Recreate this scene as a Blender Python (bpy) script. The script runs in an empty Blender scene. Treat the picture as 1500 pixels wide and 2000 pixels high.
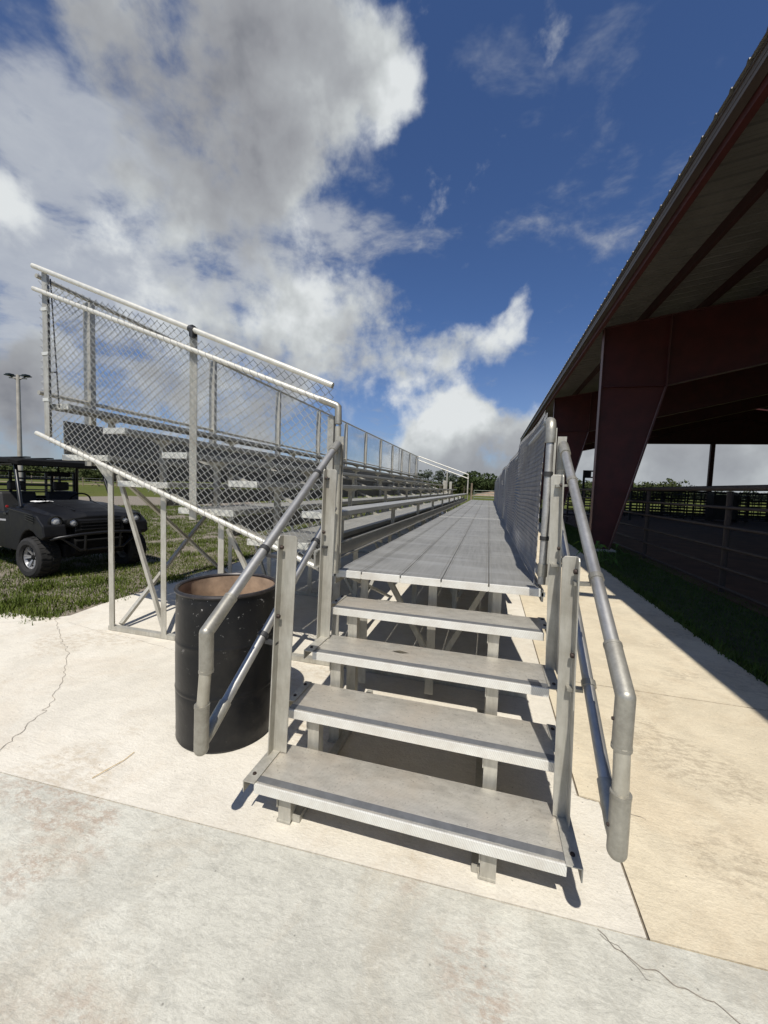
import bpy, math, random
import numpy as np
from mathutils import Vector, Matrix, noise
random.seed(7); rng = np.random.default_rng(7)
sc = bpy.context.scene
COL = sc.collection
PI = math.pi

# ------------------------------------------------------------------ materials
def nt(name):
    m = bpy.data.materials.new(name); m.use_nodes = True
    t = m.node_tree; b = t.nodes['Principled BSDF']
    return m, t, b
def N(t, typ, **kw):
    n = t.nodes.new(typ)
    for k, v in kw.items():
        if k in ('operation', 'noise_dimensions', 'wave_type', 'bands_direction', 'blend_type', 'data_type', 'feature', 'interpolation_type', 'distance'):
            setattr(n, k, v)
        else:
            n.inputs[k].default_value = v
    return n
def ramp(t, fac, stops):
    r = t.nodes.new('ShaderNodeValToRGB')
    el = r.color_ramp.elements
    while len(el) < len(stops): el.new(0.5)
    for e, (p, c) in zip(el, stops):
        e.position = p; e.color = (c[0], c[1], c[2], 1) if not isinstance(c, (int, float)) else (c, c, c, 1)
    t.links.new(fac, r.inputs[0]); return r.outputs[0]
def noise_out(t, scale, detail=6, rough=.6, vec=None, dist=0.0, mapscale=None, coord='Object'):
    n = N(t, 'ShaderNodeTexNoise', Scale=scale, Detail=detail, Roughness=rough, Distortion=dist)
    if vec is None:
        tc = t.nodes.new('ShaderNodeTexCoord'); vec = tc.outputs[coord]
    if mapscale:
        mp = t.nodes.new('ShaderNodeMapping'); mp.inputs['Scale'].default_value = mapscale
        t.links.new(vec, mp.inputs[0]); vec = mp.outputs[0]
    t.links.new(vec, n.inputs['Vector']); return n.outputs['Fac']
def mixc(t, fac, a, b, mode='MIX'):
    m = t.nodes.new('ShaderNodeMix'); m.data_type = 'RGBA'; m.blend_type = mode
    for s, v in ((m.inputs[0], fac), (m.inputs[6], a), (m.inputs[7], b)):
        if isinstance(v, (tuple, list)): s.default_value = (v[0], v[1], v[2], 1)
        elif isinstance(v, (int, float)): s.default_value = v
        else: t.links.new(v, s)
    return m.outputs[2]
def bump(t, b, h, strength=.3, dist=.01):
    bn = t.nodes.new('ShaderNodeBump'); bn.inputs['Strength'].default_value = strength; bn.inputs['Distance'].default_value = dist
    t.links.new(h, bn.inputs['Height']); t.links.new(bn.outputs[0], b.inputs['Normal'])

def metal_mat(name, c0, c1, metallic=.7, rough=.45, stretch=(4, 4, 4), bumps=.1, dirt=None, dirt_amt=.5):
    m, t, b = nt(name)
    f = noise_out(t, 6, 8, .65, mapscale=stretch)
    f2 = noise_out(t, 1.7, 4, .6)
    c = ramp(t, f, [(.3, c0), (.7, c1)])
    if dirt:
        d = ramp(t, noise_out(t, 3.1, 7, .7), [(.45, 0), (.72, dirt_amt)])
        c = mixc(t, d, c, dirt)
    t.links.new(c, b.inputs['Base Color'])
    b.inputs['Metallic'].default_value = metallic
    r = ramp(t, f2, [(.3, rough - .08), (.7, rough + .12)])
    t.links.new(r, b.inputs['Roughness'])
    if bumps: bump(t, b, f, bumps, .002)
    return m
def plain(name, c, rough=.6, metallic=0, var=.25, scale=8, bmp=0):
    m, t, b = nt(name)
    f = noise_out(t, scale, 6, .6)
    lo = tuple(x * (1 - var) for x in c); hi = tuple(min(1, x * (1 + var)) for x in c)
    t.links.new(ramp(t, f, [(.3, lo), (.7, hi)]), b.inputs['Base Color'])
    b.inputs['Roughness'].default_value = rough; b.inputs['Metallic'].default_value = metallic
    if bmp: bump(t, b, f, bmp, .01)
    return m

M = {}
# structural angle and square tube aluminium: dull, slightly stained
M['frame'] = metal_mat('weathered_aluminium', (.40, .385, .33), (.56, .54, .475), .45, .5, (7, 7, 1.2), .12, (.24, .205, .15), .6)
M['pipe'] = metal_mat('anodised_pipe', (.42, .41, .385), (.55, .54, .51), .75, .42, (9, 2, 9), .08, (.25, .23, .19), .35)
M['pipe_warm'] = metal_mat('weathered_pipe', (.44, .41, .33), (.58, .55, .46), .5, .44, (5, 5, 2), .08, (.28, .25, .19), .5)
M['rail'] = metal_mat('bright_rail', (.58, .56, .49), (.74, .72, .64), .3, .42, (3, 3, 3), .05)
M['cap'] = metal_mat('mill_end_cap', (.60, .59, .53), (.74, .73, .66), .3, .45, (6, 6, 6), .05)
M['fitting'] = metal_mat('cast_fitting', (.33, .315, .27), (.46, .44, .38), .6, .42, (8, 8, 8), .25, (.20, .18, .14), .6)
M['clamp'] = plain('dark_clamp', (.06, .06, .06), .5, .4)
M['bolt'] = plain('rusty_bolt', (.05, .035, .028), .6, .5)
M['wire'] = plain('galvanised_wire', (.42, .42, .39), .45, .5, .15)
M['wire_dark'] = plain('weathered_wire', (.34, .34, .335), .5, .5, .2)
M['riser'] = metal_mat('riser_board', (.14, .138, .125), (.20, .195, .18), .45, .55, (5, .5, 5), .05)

def tread_mat():
    m, t, b = nt('tread_aluminium')
    tc = t.nodes.new('ShaderNodeTexCoord')
    f = noise_out(t, 6, 12, .82, mapscale=(2.2, 5, 4))
    g = noise_out(t, 2.2, 5, .6)
    base = ramp(t, f, [(.32, (.43, .41, .36)), (.62, (.62, .59, .52))])
    tan = ramp(t, g, [(.46, 0), (.62, .42)])
    c = mixc(t, tan, base, (.62, .53, .415))
    sp = ramp(t, noise_out(t, 90, 3, .6), [(.60, 0), (.70, .55)])
    c = mixc(t, sp, c, (.25, .22, .18))
    t.links.new(c, b.inputs['Base Color'])
    b.inputs['Metallic'].default_value = .55; t.links.new(ramp(t, f, [(.35, .30), (.65, .52)]), b.inputs['Roughness'])
    w = N(t, 'ShaderNodeTexWave', Scale=42, Distortion=0); w.bands_direction = 'Y'
    t.links.new(tc.outputs['Object'], w.inputs['Vector'])
    bump(t, b, w.outputs['Fac'], .25, .0015)
    return m
M['tread'] = tread_mat()
def nosing_mat():
    m, t, b = nt('ribbed_nosing')
    tc = t.nodes.new('ShaderNodeTexCoord')
    mp = t.nodes.new('ShaderNodeMapping'); mp.inputs['Rotation'].default_value = (0, .5, 0)
    t.links.new(tc.outputs['Object'], mp.inputs[0])
    w = N(t, 'ShaderNodeTexWave', Scale=36, Distortion=0.3); w.bands_direction = 'X'
    t.links.new(mp.outputs[0], w.inputs['Vector'])
    g = noise_out(t, 7, 8, .7)
    c = mixc(t, ramp(t, g, [(.4, 0), (.75, .6)]), ramp(t, w.outputs['Fac'], [(0, (.70, .69, .63)), (1, (.82, .81, .75))]), (.50, .44, .36))
    t.links.new(c, b.inputs['Base Color']); b.inputs['Metallic'].default_value = .25; b.inputs['Roughness'].default_value = .42
    bump(t, b, w.outputs['Fac'], .3, .0015)
    return m
M['nosing'] = nosing_mat()
M['grip'] = plain('grip_strip', (.20, .205, .21), .4, .5, .15, 20)
def deck_mat():
    m, t, b = nt('deck_plank_aluminium')
    tc = t.nodes.new('ShaderNodeTexCoord')
    f = noise_out(t, 7, 10, .7, mapscale=(6, .35, 1))
    g = noise_out(t, 1.3, 7, .65)
    c = ramp(t, f, [(.3, (.17, .168, .155)), (.7, (.265, .26, .24))])
    c = mixc(t, ramp(t, g, [(.42, 0), (.7, .5)]), c, (.33, .325, .30))
    # cross-wise wear bands
    h = noise_out(t, 3.5, 3, .5, mapscale=(.3, 2.2, 1))
    c = mixc(t, ramp(t, h, [(.5, 0), (.62, .3)]), c, (.38, .38, .37))
    t.links.new(c, b.inputs['Base Color'])
    b.inputs['Metallic'].default_value = .2; b.inputs['Roughness'].default_value = .6
    w = N(t, 'ShaderNodeTexWave', Scale=36, Distortion=0); w.bands_direction = 'X'
    t.links.new(tc.outputs['Object'], w.inputs['Vector'])
    bump(t, b, w.outputs['Fac'], .3, .0015)
    return m
M['deck'] = deck_mat()
M['seat'] = metal_mat('seat_plank', (.33, .325, .29), (.46, .45, .41), .4, .42, (6, .4, 6), .06, (.36, .33, .28), .4)

def concrete(name, c0, c1, stain=(.36, .25, .17), spots=.6, grime=.4, grit=.35, broom=.25, stain_lo=.52):
    m, t, b = nt(name)
    dk = lambda k: tuple(x * k for x in c0)
    big = noise_out(t, .55, 6, .6)
    c = ramp(t, big, [(.40, c0), (.60, c1)])
    mid = noise_out(t, 3.3, 9, .7, dist=.4)
    c = mixc(t, ramp(t, mid, [(.46, 0), (.58, grime)]), c, dk(.72))
    blot = noise_out(t, 1.5, 9, .74, dist=.8)
    c = mixc(t, ramp(t, blot, [(.50, 0), (.60, grime * .9)]), c, tuple(x * y for x, y in zip(c0, (.84, .75, .66))))
    # trowel / broom drag marks
    br = noise_out(t, 11, 8, .75, dist=.6, mapscale=(1.0, 3.2, 1))
    c = mixc(t, ramp(t, br, [(.50, 0), (.58, broom)]), c, dk(.66))
    # reddish brown stains in torn patches
    s1 = ramp(t, noise_out(t, 1.25, 3, .5, dist=.3), [(stain_lo, 0), (stain_lo + .07, 1)])
    s2 = ramp(t, noise_out(t, 15, 9, .8, mapscale=(1, 1.7, 1)), [(.47, 0), (.56, 1)])
    mul = N(t, 'ShaderNodeMath', operation='MULTIPLY'); t.links.new(s1, mul.inputs[0]); t.links.new(s2, mul.inputs[1])
    m2 = N(t, 'ShaderNodeMath', operation='MULTIPLY'); t.links.new(mul.outputs[0], m2.inputs[0]); m2.inputs[1].default_value = spots
    c = mixc(t, m2.outputs[0], c, stain)
    fine = noise_out(t, 75, 4, .7)
    c = mixc(t, ramp(t, fine, [(.50, 0), (.64, grit)]), c, dk(.55))
    lite = noise_out(t, 48, 3, .6)
    c = mixc(t, ramp(t, lite, [(.54, 0), (.66, grit)]), c, tuple(min(1, x * 1.18) for x in c1))
    vor = N(t, 'ShaderNodeTexVoronoi', Scale=13.0); tc = t.nodes.new('ShaderNodeTexCoord'); t.links.new(tc.outputs['Object'], vor.inputs['Vector'])
    pit = ramp(t, vor.outputs['Distance'], [(.03, .75), (.06, 0)])
    c = mixc(t, pit, c, dk(.4))
    t.links.new(c, b.inputs['Base Color']); b.inputs['Roughness'].default_value = .9
    add = N(t, 'ShaderNodeMath', operation='ADD'); t.links.new(br, add.inputs[0]); t.links.new(fine, add.inputs[1])
    bump(t, b, add.outputs[0], .5, .008)
    return m
M['slab_front'] = concrete('grey_green_concrete', (.50, .485, .415), (.61, .595, .515), stain=(.36, .26, .19), spots=.62, grime=.42, grit=.22, broom=.34, stain_lo=.535)
M['slab_left'] = concrete('pale_cream_concrete', (.63, .585, .49), (.71, .665, .57), stain=(.40, .31, .20), spots=.4, grime=.26, grit=.16, broom=.16, stain_lo=.55)
M['slab_mid'] = M['slab_left']
M['slab_right'] = concrete('buff_concrete', (.61, .53, .385), (.70, .615, .455), stain=(.33, .27, .19), spots=.55, grime=.32, grit=.18, broom=.2, stain_lo=.54)
M['joint'] = plain('joint_dirt', (.20, .17, .13), .95, 0, .5, 30)
M['crack'] = plain('crack_dirt', (.27, .235, .19), .95, 0, .4, 30)

def field_mat():
    m, t, b = nt('mown_field')
    f = noise_out(t, .9, 8, .65); g = noise_out(t, .07, 5, .6); h = noise_out(t, 22, 6, .7); k = noise_out(t, .35, 5, .6)
    c = ramp(t, f, [(.3, (.062, .080, .014)), (.7, (.105, .122, .026))])
    c = mixc(t, ramp(t, g, [(.42, 0), (.65, .6)]), c, (.125, .125, .035))
    c = mixc(t, ramp(t, k, [(.60, 0), (.72, .45)]), c, (.16, .145, .08))
    c = mixc(t, ramp(t, h, [(.45, 0), (.7, .6)]), c, (.03, .038, .008))
    t.links.new(c, b.inputs['Base Color']); b.inputs['Roughness'].default_value = .95
    b.inputs['Specular IOR Level'].default_value = .1
    bump(t, b, h, .8, .05)
    return m
M['field'] = field_mat()
def blade_mat(name, a, b_, c_):
    m, t, b = nt(name)
    f = noise_out(t, 2.4, 5, .7)
    g = noise_out(t, 40, 3, .7)
    c = ramp(t, f, [(.3, a), (.55, b_), (.78, c_)])
    c = mixc(t, ramp(t, g, [(.5, 0), (.75, .5)]), c, (.16, .15, .05))
    t.links.new(c, b.inputs['Base Color']); b.inputs['Roughness'].default_value = .7
    b.inputs['Specular IOR Level'].default_value = .15
    return m
M['blade'] = blade_mat('grass_blades', (.050, .078, .010), (.082, .112, .016), (.150, .155, .040))
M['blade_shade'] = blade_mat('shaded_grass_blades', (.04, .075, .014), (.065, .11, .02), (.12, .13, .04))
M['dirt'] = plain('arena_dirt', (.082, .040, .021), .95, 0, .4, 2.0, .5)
M['mound'] = plain('bare_soil', (.26, .19, .13), .95, 0, .3, 1.2, .5)
M['maroon'] = plain('maroon_steel', (.062, .010, .009), .55, .0, .25, 3)
M['purlin'] = plain('primer_purlin', (.035, .010, .009), .6, .0, .2, 3)
M['maroon_edge'] = plain('maroon_flange', (.11, .045, .040), .5, .1, .15, 3)
M['gutter'] = plain('brown_trim', (.075, .058, .050), .45, .2, .2, 2)
M['rooftin'] = plain('ribbed_roof_sheet', (.18, .172, .155), .5, .2, .15, 2)
M['pen'] = plain('dark_pipe_paint', (.042, .030, .023), .75, .0, .2, 5)
M['farpen'] = plain('black_pen_steel', (.014, .013, .013), .7, .0, .2, 5)
M['galv_gate'] = plain('weathered_gate_pipe', (.22, .24, .20), .6, .3, .2, 5)
M['wood'] = plain('weathered_timber', (.22, .17, .12), .9, 0, .3, 6, .3)
M['pole'] = plain('concrete_pole', (.40, .37, .32), .85, 0, .2, 1.5, .2)
M['lampblack'] = plain('lamp_housing', (.02, .03, .03), .5, .2)
M['bark'] = plain('bark', (.09, .07, .055), .95, 0, .3, 6, .4)
M['lf_dark'] = blade_mat('oak_leaves', (.018, .032, .010), (.030, .048, .014), (.05, .07, .02))
M['lf_mid'] = blade_mat('woodland_leaves', (.030, .042, .014), (.050, .065, .020), (.08, .09, .032))
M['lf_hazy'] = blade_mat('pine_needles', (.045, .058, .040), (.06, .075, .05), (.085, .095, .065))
M['weed'] = blade_mat('broad_weed_leaves', (.05, .12, .02), (.08, .17, .03), (.14, .22, .05))
M['straw'] = plain('dry_straw', (.50, .34, .12), .8, 0, .2, 30)
M['deadleaf'] = plain('dead_leaf', (.07, .06, .04), .8, 0, .3, 30)

def barrel_mat():
    m, t, b = nt('scuffed_black_drum')
    tc = t.nodes.new('ShaderNodeTexCoord')
    f = noise_out(t, 4, 6, .6)
    c = ramp(t, f, [(.3, (.003, .0032, .004)), (.7, (.007, .0075, .009))])
    # scratches: thin, near the rim mostly
    sc1 = ramp(t, noise_out(t, 24, 4, .75, mapscale=(1, 1, 1.3)), [(.645, 0), (.67, 1)])
    sep = t.nodes.new('ShaderNodeSeparateXYZ'); t.links.new(tc.outputs['Object'], sep.inputs[0])
    hi = N(t, 'ShaderNodeMapRange'); t.links.new(sep.outputs[2], hi.inputs[0])
    hi.inputs[1].default_value = .45; hi.inputs[2].default_value = .88; hi.inputs[3].default_value = .05; hi.inputs[4].default_value = .9
    mu = N(t, 'ShaderNodeMath', operation='MULTIPLY'); t.links.new(sc1, mu.inputs[0]); t.links.new(hi.outputs[0], mu.inputs[1])
    c = mixc(t, mu.outputs[0], c, (.45, .44, .42))
    dust = ramp(t, noise_out(t, 2.5, 8, .7), [(.5, 0), (.75, .12)])
    c = mixc(t, dust, c, (.14, .12, .10))
    t.links.new(c, b.inputs['Base Color']); b.inputs['Roughness'].default_value = .36; b.inputs['Specular IOR Level'].default_value = .35
    bump(t, b, noise_out(t, 3.2, 4, .55), .35, .02)
    return m
M['barrel'] = barrel_mat()
M['barrel_in'] = plain('rusty_drum_lining', (.36, .25, .165), .8, 0, .55, 6, .2)
M['rim'] = plain('drum_rim', (.04, .035, .034), .4, .3, .4, 30)

def paint(name, c, rough=.35, spec=.5):
    m, t, b = nt(name)
    f = noise_out(t, 5, 6, .6)
    cc = ramp(t, f, [(.35, c), (.75, tuple(x * 1.5 + .001 for x in c))])
    t.links.new(cc, b.inputs['Base Color']); b.inputs['Roughness'].default_value = rough
    b.inputs['Specular IOR Level'].default_value = spec
    r = ramp(t, f, [(.3, rough), (.7, min(1, rough + .2))]); t.links.new(r, b.inputs['Roughness'])
    return m
M['upaint'] = paint('black_body_plastic', (.004, .004, .0045), .4, .28)
M['umatte'] = paint('matte_black_plastic', (.004, .004, .004), .7, .2)
M['urubber'] = plain('tyre_rubber', (.017, .016, .015), .85, 0, .3, 20, .2)
M['urim'] = plain('machined_alloy', (.38, .38, .38), .4, .6, .1)
M['usteel'] = plain('black_steel_tube', (.014, .014, .015), .35, .3, .2)
M['ulens'] = plain('headlight_lens', (.62, .63, .64), .2, .25, .25, 25)
M['ustripe'] = plain('grey_decal', (.42, .42, .42), .5, .1, .1)
M['useat'] = plain('black_vinyl', (.018, .018, .018), .6, 0, .2)
M['ured'] = plain('red_reflector', (.35, .02, .02), .3, 0, .1)
M['rag'] = plain('white_cloth', (.75, .75, .72), .9, 0, .1)

# ------------------------------------------------------------------ mesh builder
class MB:
    def __init__(s): s.v = []; s.f = []
    def add(s, vs, fs):
        k = len(s.v); s.v.extend([tuple(x) for x in vs]); s.f.extend([tuple(i + k for i in f) for f in fs]); return s
    def box(s, x0, x1, y0, y1, z0, z1):
        if x0 > x1: x0, x1 = x1, x0
        if y0 > y1: y0, y1 = y1, y0
        if z0 > z1: z0, z1 = z1, z0
        return s.add([(x0,y0,z0),(x1,y0,z0),(x1,y1,z0),(x0,y1,z0),(x0,y0,z1),(x1,y0,z1),(x1,y1,z1),(x0,y1,z1)],
                     [(0,3,2,1),(4,5,6,7),(0,1,5,4),(1,2,6,5),(2,3,7,6),(3,0,4,7)])
    def bar(s, p0, p1, w, h, side=(1, 0, 0)):
        p0 = Vector(p0); p1 = Vector(p1); d = (p1 - p0).normalized(); a = Vector(side); a = (a - d * a.dot(d))
        if a.length < 1e-4: a = Vector((0, 1, 0)); a = a - d * a.dot(d)
        a.normalize(); b = d.cross(a)
        vs = []
        for p in (p0, p1):
            for i, j in ((-1, -1), (1, -1), (1, 1), (-1, 1)): vs.append(p + a * (i * w / 2) + b * (j * h / 2))
        return s.add(vs, [(0,3,2,1),(4,5,6,7),(0,1,5,4),(1,2,6,5),(2,3,7,6),(3,0,4,7)])
    def tube(s, pts, r, n=14, cap=True):
        pts = [Vector(p) for p in pts]; rings = []; prev = None
        rr = r if isinstance(r, (list, tuple)) else [r] * len(pts)
        for i, p in enumerate(pts):
            if i == 0: d = pts[1] - p
            elif i == len(pts) - 1: d = p - pts[i - 1]
            else: d = (pts[i + 1] - p).normalized() + (p - pts[i - 1]).normalized()
            d.normalize()
            if prev is None:
                a = Vector((0, 0, 1)) if abs(d.z) < .9 else Vector((1, 0, 0))
            else: a = prev
            a = (a - d * a.dot(d)).normalized(); prev = a; b = d.cross(a)
            rings.append([p + (a * math.cos(2 * PI * k / n) + b * math.sin(2 * PI * k / n)) * rr[i] for k in range(n)])
        vs = [v for rg in rings for v in rg]; fs = []
        for i in range(len(pts) - 1):
            for k in range(n):
                fs.append((i * n + k, i * n + (k + 1) % n, (i + 1) * n + (k + 1) % n, (i + 1) * n + k))
        if cap: fs.append(tuple(range(n - 1, -1, -1))); fs.append(tuple(range((len(pts) - 1) * n, len(pts) * n)))
        return s.add(vs, fs)
    def lathe(s, prof, c=(0, 0, 0), n=32, axis='z'):
        vs = []; fs = []
        for (r, h) in prof:
            for k in range(n):
                a = 2 * PI * k / n; x, y = r * math.cos(a), r * math.sin(a)
                if axis == 'z': q = (c[0] + x, c[1] + y, c[2] + h)
                elif axis == 'y': q = (c[0] + x, c[1] + h, c[2] + y)
                else: q = (c[0] + h, c[1] + x, c[2] + y)
                vs.append(q)
        for i in range(len(prof) - 1):
            for k in range(n): fs.append((i * n + k, i * n + (k + 1) % n, (i + 1) * n + (k + 1) % n, (i + 1) * n + k))
        return s.add(vs, fs)
    def prism(s, poly, d0, d1, axis='y'):
        # poly of (a,b); axis y: (x,z), axis x: (y,z), axis z: (x,y)
        n = len(poly)
        def q(p, d): return {'y': (p[0], d, p[1]), 'x': (d, p[0], p[1]), 'z': (p[0], p[1], d)}[axis]
        vs = [q(p, d0) for p in poly] + [q(p, d1) for p in poly]
        fs = [tuple(range(n)), tuple(range(2 * n - 1, n - 1, -1))] + [(i, n + i, n + (i + 1) % n, (i + 1) % n) for i in range(n)]
        return s.add(vs, fs)
    def loft(s, secs):
        n = len(secs[0]); vs = [p for sec in secs for p in sec]; fs = []
        for i in range(len(secs) - 1):
            for k in range(n): fs.append((i * n + k, i * n + (k + 1) % n, (i + 1) * n + (k + 1) % n, (i + 1) * n + k))
        fs.append(tuple(range(n - 1, -1, -1))); fs.append(tuple(range((len(secs) - 1) * n, len(secs) * n)))
        return s.add(vs, fs)
    def build(s, name, mat, parent=None, smooth=False, bevel=0, world=True):
        me = bpy.data.meshes.new(name); me.from_pydata(s.v, [], s.f); me.validate(); me.update()
        import bmesh
        bm = bmesh.new(); bm.from_mesh(me); bmesh.ops.recalc_face_normals(bm, faces=bm.faces); bm.to_mesh(me); bm.free()
        me.materials.append(mat)
        o = bpy.data.objects.new(name, me); COL.objects.link(o)
        if smooth:
            for p in me.polygons: p.use_smooth = True
            try: me.set_sharp_from_angle(angle=math.radians(40))
            except Exception: pass
        if parent is not None:
            o.parent = parent
            if world: o.location = -WL.get(parent.name, Vector((0, 0, 0)))
        if bevel:
            b = o.modifiers.new('bevel', 'BEVEL'); b.width = bevel; b.segments = 2; b.limit_method = 'ANGLE'; b.angle_limit = math.radians(40)
        return o
WL = {}
def empty(name, loc, label=None, cat=None, group=None, rz=0):
    o = bpy.data.objects.new(name, None); COL.objects.link(o); o.location = loc; o.rotation_euler = (0, 0, rz)
    o.empty_display_size = .2
    WL[o.name] = Vector(loc)
    if label: tag(o, label, cat, group)
    return o
def tag(o, label=None, cat=None, group=None, kind=None):
    if label: o['label'] = label
    if cat: o['category'] = cat
    if group: o['group'] = group
    if kind: o['kind'] = kind
    return o
def struct(o, label=None): o['kind'] = 'structure'; return o
def fastmesh(name, verts, faces_n, mat, nv=3):
    """verts (k*nv,3) numpy, consecutive nv-gons"""
    me = bpy.data.meshes.new(name); nvt = len(verts); nf = nvt // nv
    me.vertices.add(nvt); me.vertices.foreach_set('co', verts.astype(np.float32).ravel())
    me.loops.add(nvt); me.loops.foreach_set('vertex_index', np.arange(nvt, dtype=np.int32))
    me.polygons.add(nf); me.polygons.foreach_set('loop_start', np.arange(0, nvt, nv, dtype=np.int32))
    me.update(calc_edges=True); me.validate(); me.materials.append(mat)
    o = bpy.data.objects.new(name, me); COL.objects.link(o); return o

# ------------------------------------------------------------------ ground
def J(x): return 1.405 + .039 * x      # joint between front slab and the others
def jag(p0, p1, n, amp, seed=0):
    out = []
    for i in range(n + 1):
        t = i / n; x = p0[0] + (p1[0] - p0[0]) * t; y = p0[1] + (p1[1] - p0[1]) * t
        out.append((x + amp * noise.noise((x * 3, y * 3, seed)), y + amp * noise.noise((x * 3, y * 3, seed + 9))))
    return out
def slab(name, poly, mat, z0=-.12, z1=0.0):
    o = MB().prism(poly, z0, z1, 'z').build(name, mat); return struct(o)
# field sheet (one large sheet), grid for far horizon
g = MB(); g.add([(-3000, -200, -.03), (3000, -200, -.03), (3000, 4000, -.03), (-3000, 4000, -.03)], [(0, 1, 2, 3)])
struct(g.build('ground', M['field']))
gap = .003
slab('concrete_apron', [(-30, -12), (30, -12), (30, J(30) - gap), (.6, J(.6) - gap), (-30, J(-30) - gap)], M['slab_front'])
left = [(-30, J(-30) + gap), (-4.3, J(-4.3) + gap), (.595, J(.595) + gap), (.595, 2.03), (.50, 2.04), (.50, 26.0), (-4.45, 26.0)]
left += jag((-4.45, 26), (-4.45, 4.2), 60, .14, 3)[1:] + [(-4.35, 3.5), (-4.28, 3.1)] + jag((-4.4, 2.98), (-30, 1.95), 60, .12, 5)
slab('concrete_pad_left', left, M['slab_left'])
def we(y): return 2.17 + .019 * y + (.03 if y < 4.2 else 0)
ry = [J(.605) + gap, 3.32]
walkr = jag((we(3.31), 3.315), (we(1.4), J(2.2) + gap), 8, .02, 1)
slab('walkway_near', [(.605, J(.605) + gap)] + [(we(1.4) , J(2.2) + gap)] + [(we(y), y) for y in (2., 2.7, 3.315)] + [(.51, 3.315), (.51, 2.05), (.605, 2.04)], M['slab_right'])
slab('walkway_middle', [(.51, 3.330), (we(3.330), 3.330), (we(5), 5), (we(7.2), 7.2), (.51, 7.2)], M['slab_right'])
slab('walkway_far', [(.51, 7.21), (we(7.21), 7.21), (we(12), 12), (we(26), 26), (.51, 26)], M['slab_right'])
# dark soil below the joints
struct(MB().box(-29, 2.1, J(-4) - .35, 26, -.125, -.010).build('joint_bed', M['joint']))
# cracks as thin ragged ribbons lying on the slabs
def crack(name, pts, w=.004, seed=0, sub=14, amp=.012):
    P = []
    for a, b in zip(pts[:-1], pts[1:]):
        for i in range(sub):
            t = i / sub; x = a[0] + (b[0] - a[0]) * t; y = a[1] + (b[1] - a[1]) * t
            P.append((x + amp * noise.noise((x * 19, y * 19, seed)) * 1.6, y + amp * noise.noise((x * 21, y * 21, seed + 4)) * 1.6))
    P.append(pts[-1]); mb = MB(); vs = []; fs = []
    for i, (x, y) in enumerate(P):
        q = P[min(i + 1, len(P) - 1)]; r = P[max(i - 1, 0)]
        d = Vector((q[0] - r[0], q[1] - r[1], 0)).normalized(); nrm = Vector((-d.y, d.x, 0)) * w * (.5 + .5 * abs(noise.noise((x * 30, y * 30, 2))))
        vs += [(x + nrm.x, y + nrm.y, .003), (x - nrm.x, y - nrm.y, .003)]
    for i in range(len(P) - 1): fs.append((2 * i, 2 * i + 1, 2 * i + 3, 2 * i + 2))
    return struct(mb.add(vs, fs).build(name, M['crack']))
crack('slab_crack', [(-4.26, 2.93), (-3.69, 2.60), (-3.386, 2.42), (-3.124, 2.217), (-2.88, 2.01), (-2.704, 1.83), (-2.63, 1.69), (-2.55, 1.546), (-2.492, 1.427), (-2.48, 1.33)], .0026, 1, 14, .02)
crack('slab_crack', [(-4.28, 3.0), (-4.8, 2.62), (-5.6, 2.3), (-6.4, 1.9)], .0018, 2)
crack('slab_crack', [(-4.1, 2.95), (-3.6, 2.86), (-3.1, 2.83), (-2.6, 2.75)], .0015, 3)
crack('slab_crack', [(.444, 1.414), (.459, 1.379), (.518, 1.349), (.589, 1.324), (.669, 1.303), (.729, 1.29), (.786, 1.256), (.9, 1.22)], .0024, 4, 14, .012)
crack('slab_crack', [(.50, 2.035), (.66, 2.02), (.78, 1.98)], .0016, 8)
crack('slab_crack', [(.448, 1.40), (.50, 1.36), (.56, 1.30)], .0012, 6)

# arena dirt inside the barn
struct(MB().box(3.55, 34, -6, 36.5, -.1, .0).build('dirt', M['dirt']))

# ------------------------------------------------------------------ grass (nobody could count it)
def blades(name, n, sampler, mat, hmin=.025, hmax=.07, w=.006, z=-.03):
    pts = []
    while len(pts) < n: 
        q = sampler()
        if q: pts.append(q)
    P = np.array(pts); k = len(P)
    ang = rng.uniform(0, 2 * PI, k); lean = rng.uniform(.1, 1.0, k); h = rng.uniform(hmin, hmax, k) * P[:, 2]
    wd = w * rng.uniform(.6, 1.5, k) * (P[:, 2] ** .5); dx = np.cos(ang); dy = np.sin(ang)
    base = np.stack([P[:, 0], P[:, 1], np.full(k, z)], 1)
    V = np.zeros((k, 3, 3)); V[:, 0] = base + np.stack([-dy * wd, dx * wd, 0 * wd], 1); V[:, 1] = base - np.stack([-dy * wd, dx * wd, 0 * wd], 1)
    V[:, 2] = base + np.stack([dx * lean * h, dy * lean * h, h + .01], 1)
    return fastmesh(name, V.reshape(-1, 3), None, mat)
def bare(x, y):
    v = noise.noise((x * .8, y * .8, 4.2)) * .6 + noise.noise((x * 2.7, y * 2.7, 1.2)) * .4
    return v
def samp_left():
    # more blades close to the camera
    r = 3 + 22 * random.random() ** 1.7; a = random.uniform(math.radians(14), math.radians(78))
    x = -r * math.sin(a); y = r * math.cos(a)
    edge = 2.95 + .04 * (x + 4.3) * 1.0 + .05 * noise.noise((x * 4, 0, 0))
    if x > -4.42 + .12 * noise.noise((y * 2, 3, 3)) + .15 * random.random() ** 4: return None
    if y < edge - .05 - .16 * random.random() ** 4: return None
    b = bare(x, y)
    if b > .30 and random.random() < .9: return None
    if b > .20 and random.random() < .5: return None
    near = math.exp(-abs(y - edge) * 3)
    return (x, y, (1.0 + .7 * near + 1.4 * max(0, noise.noise((x * 2.2, y * 2.2, 7)))) * (1 + r / 14))
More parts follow.
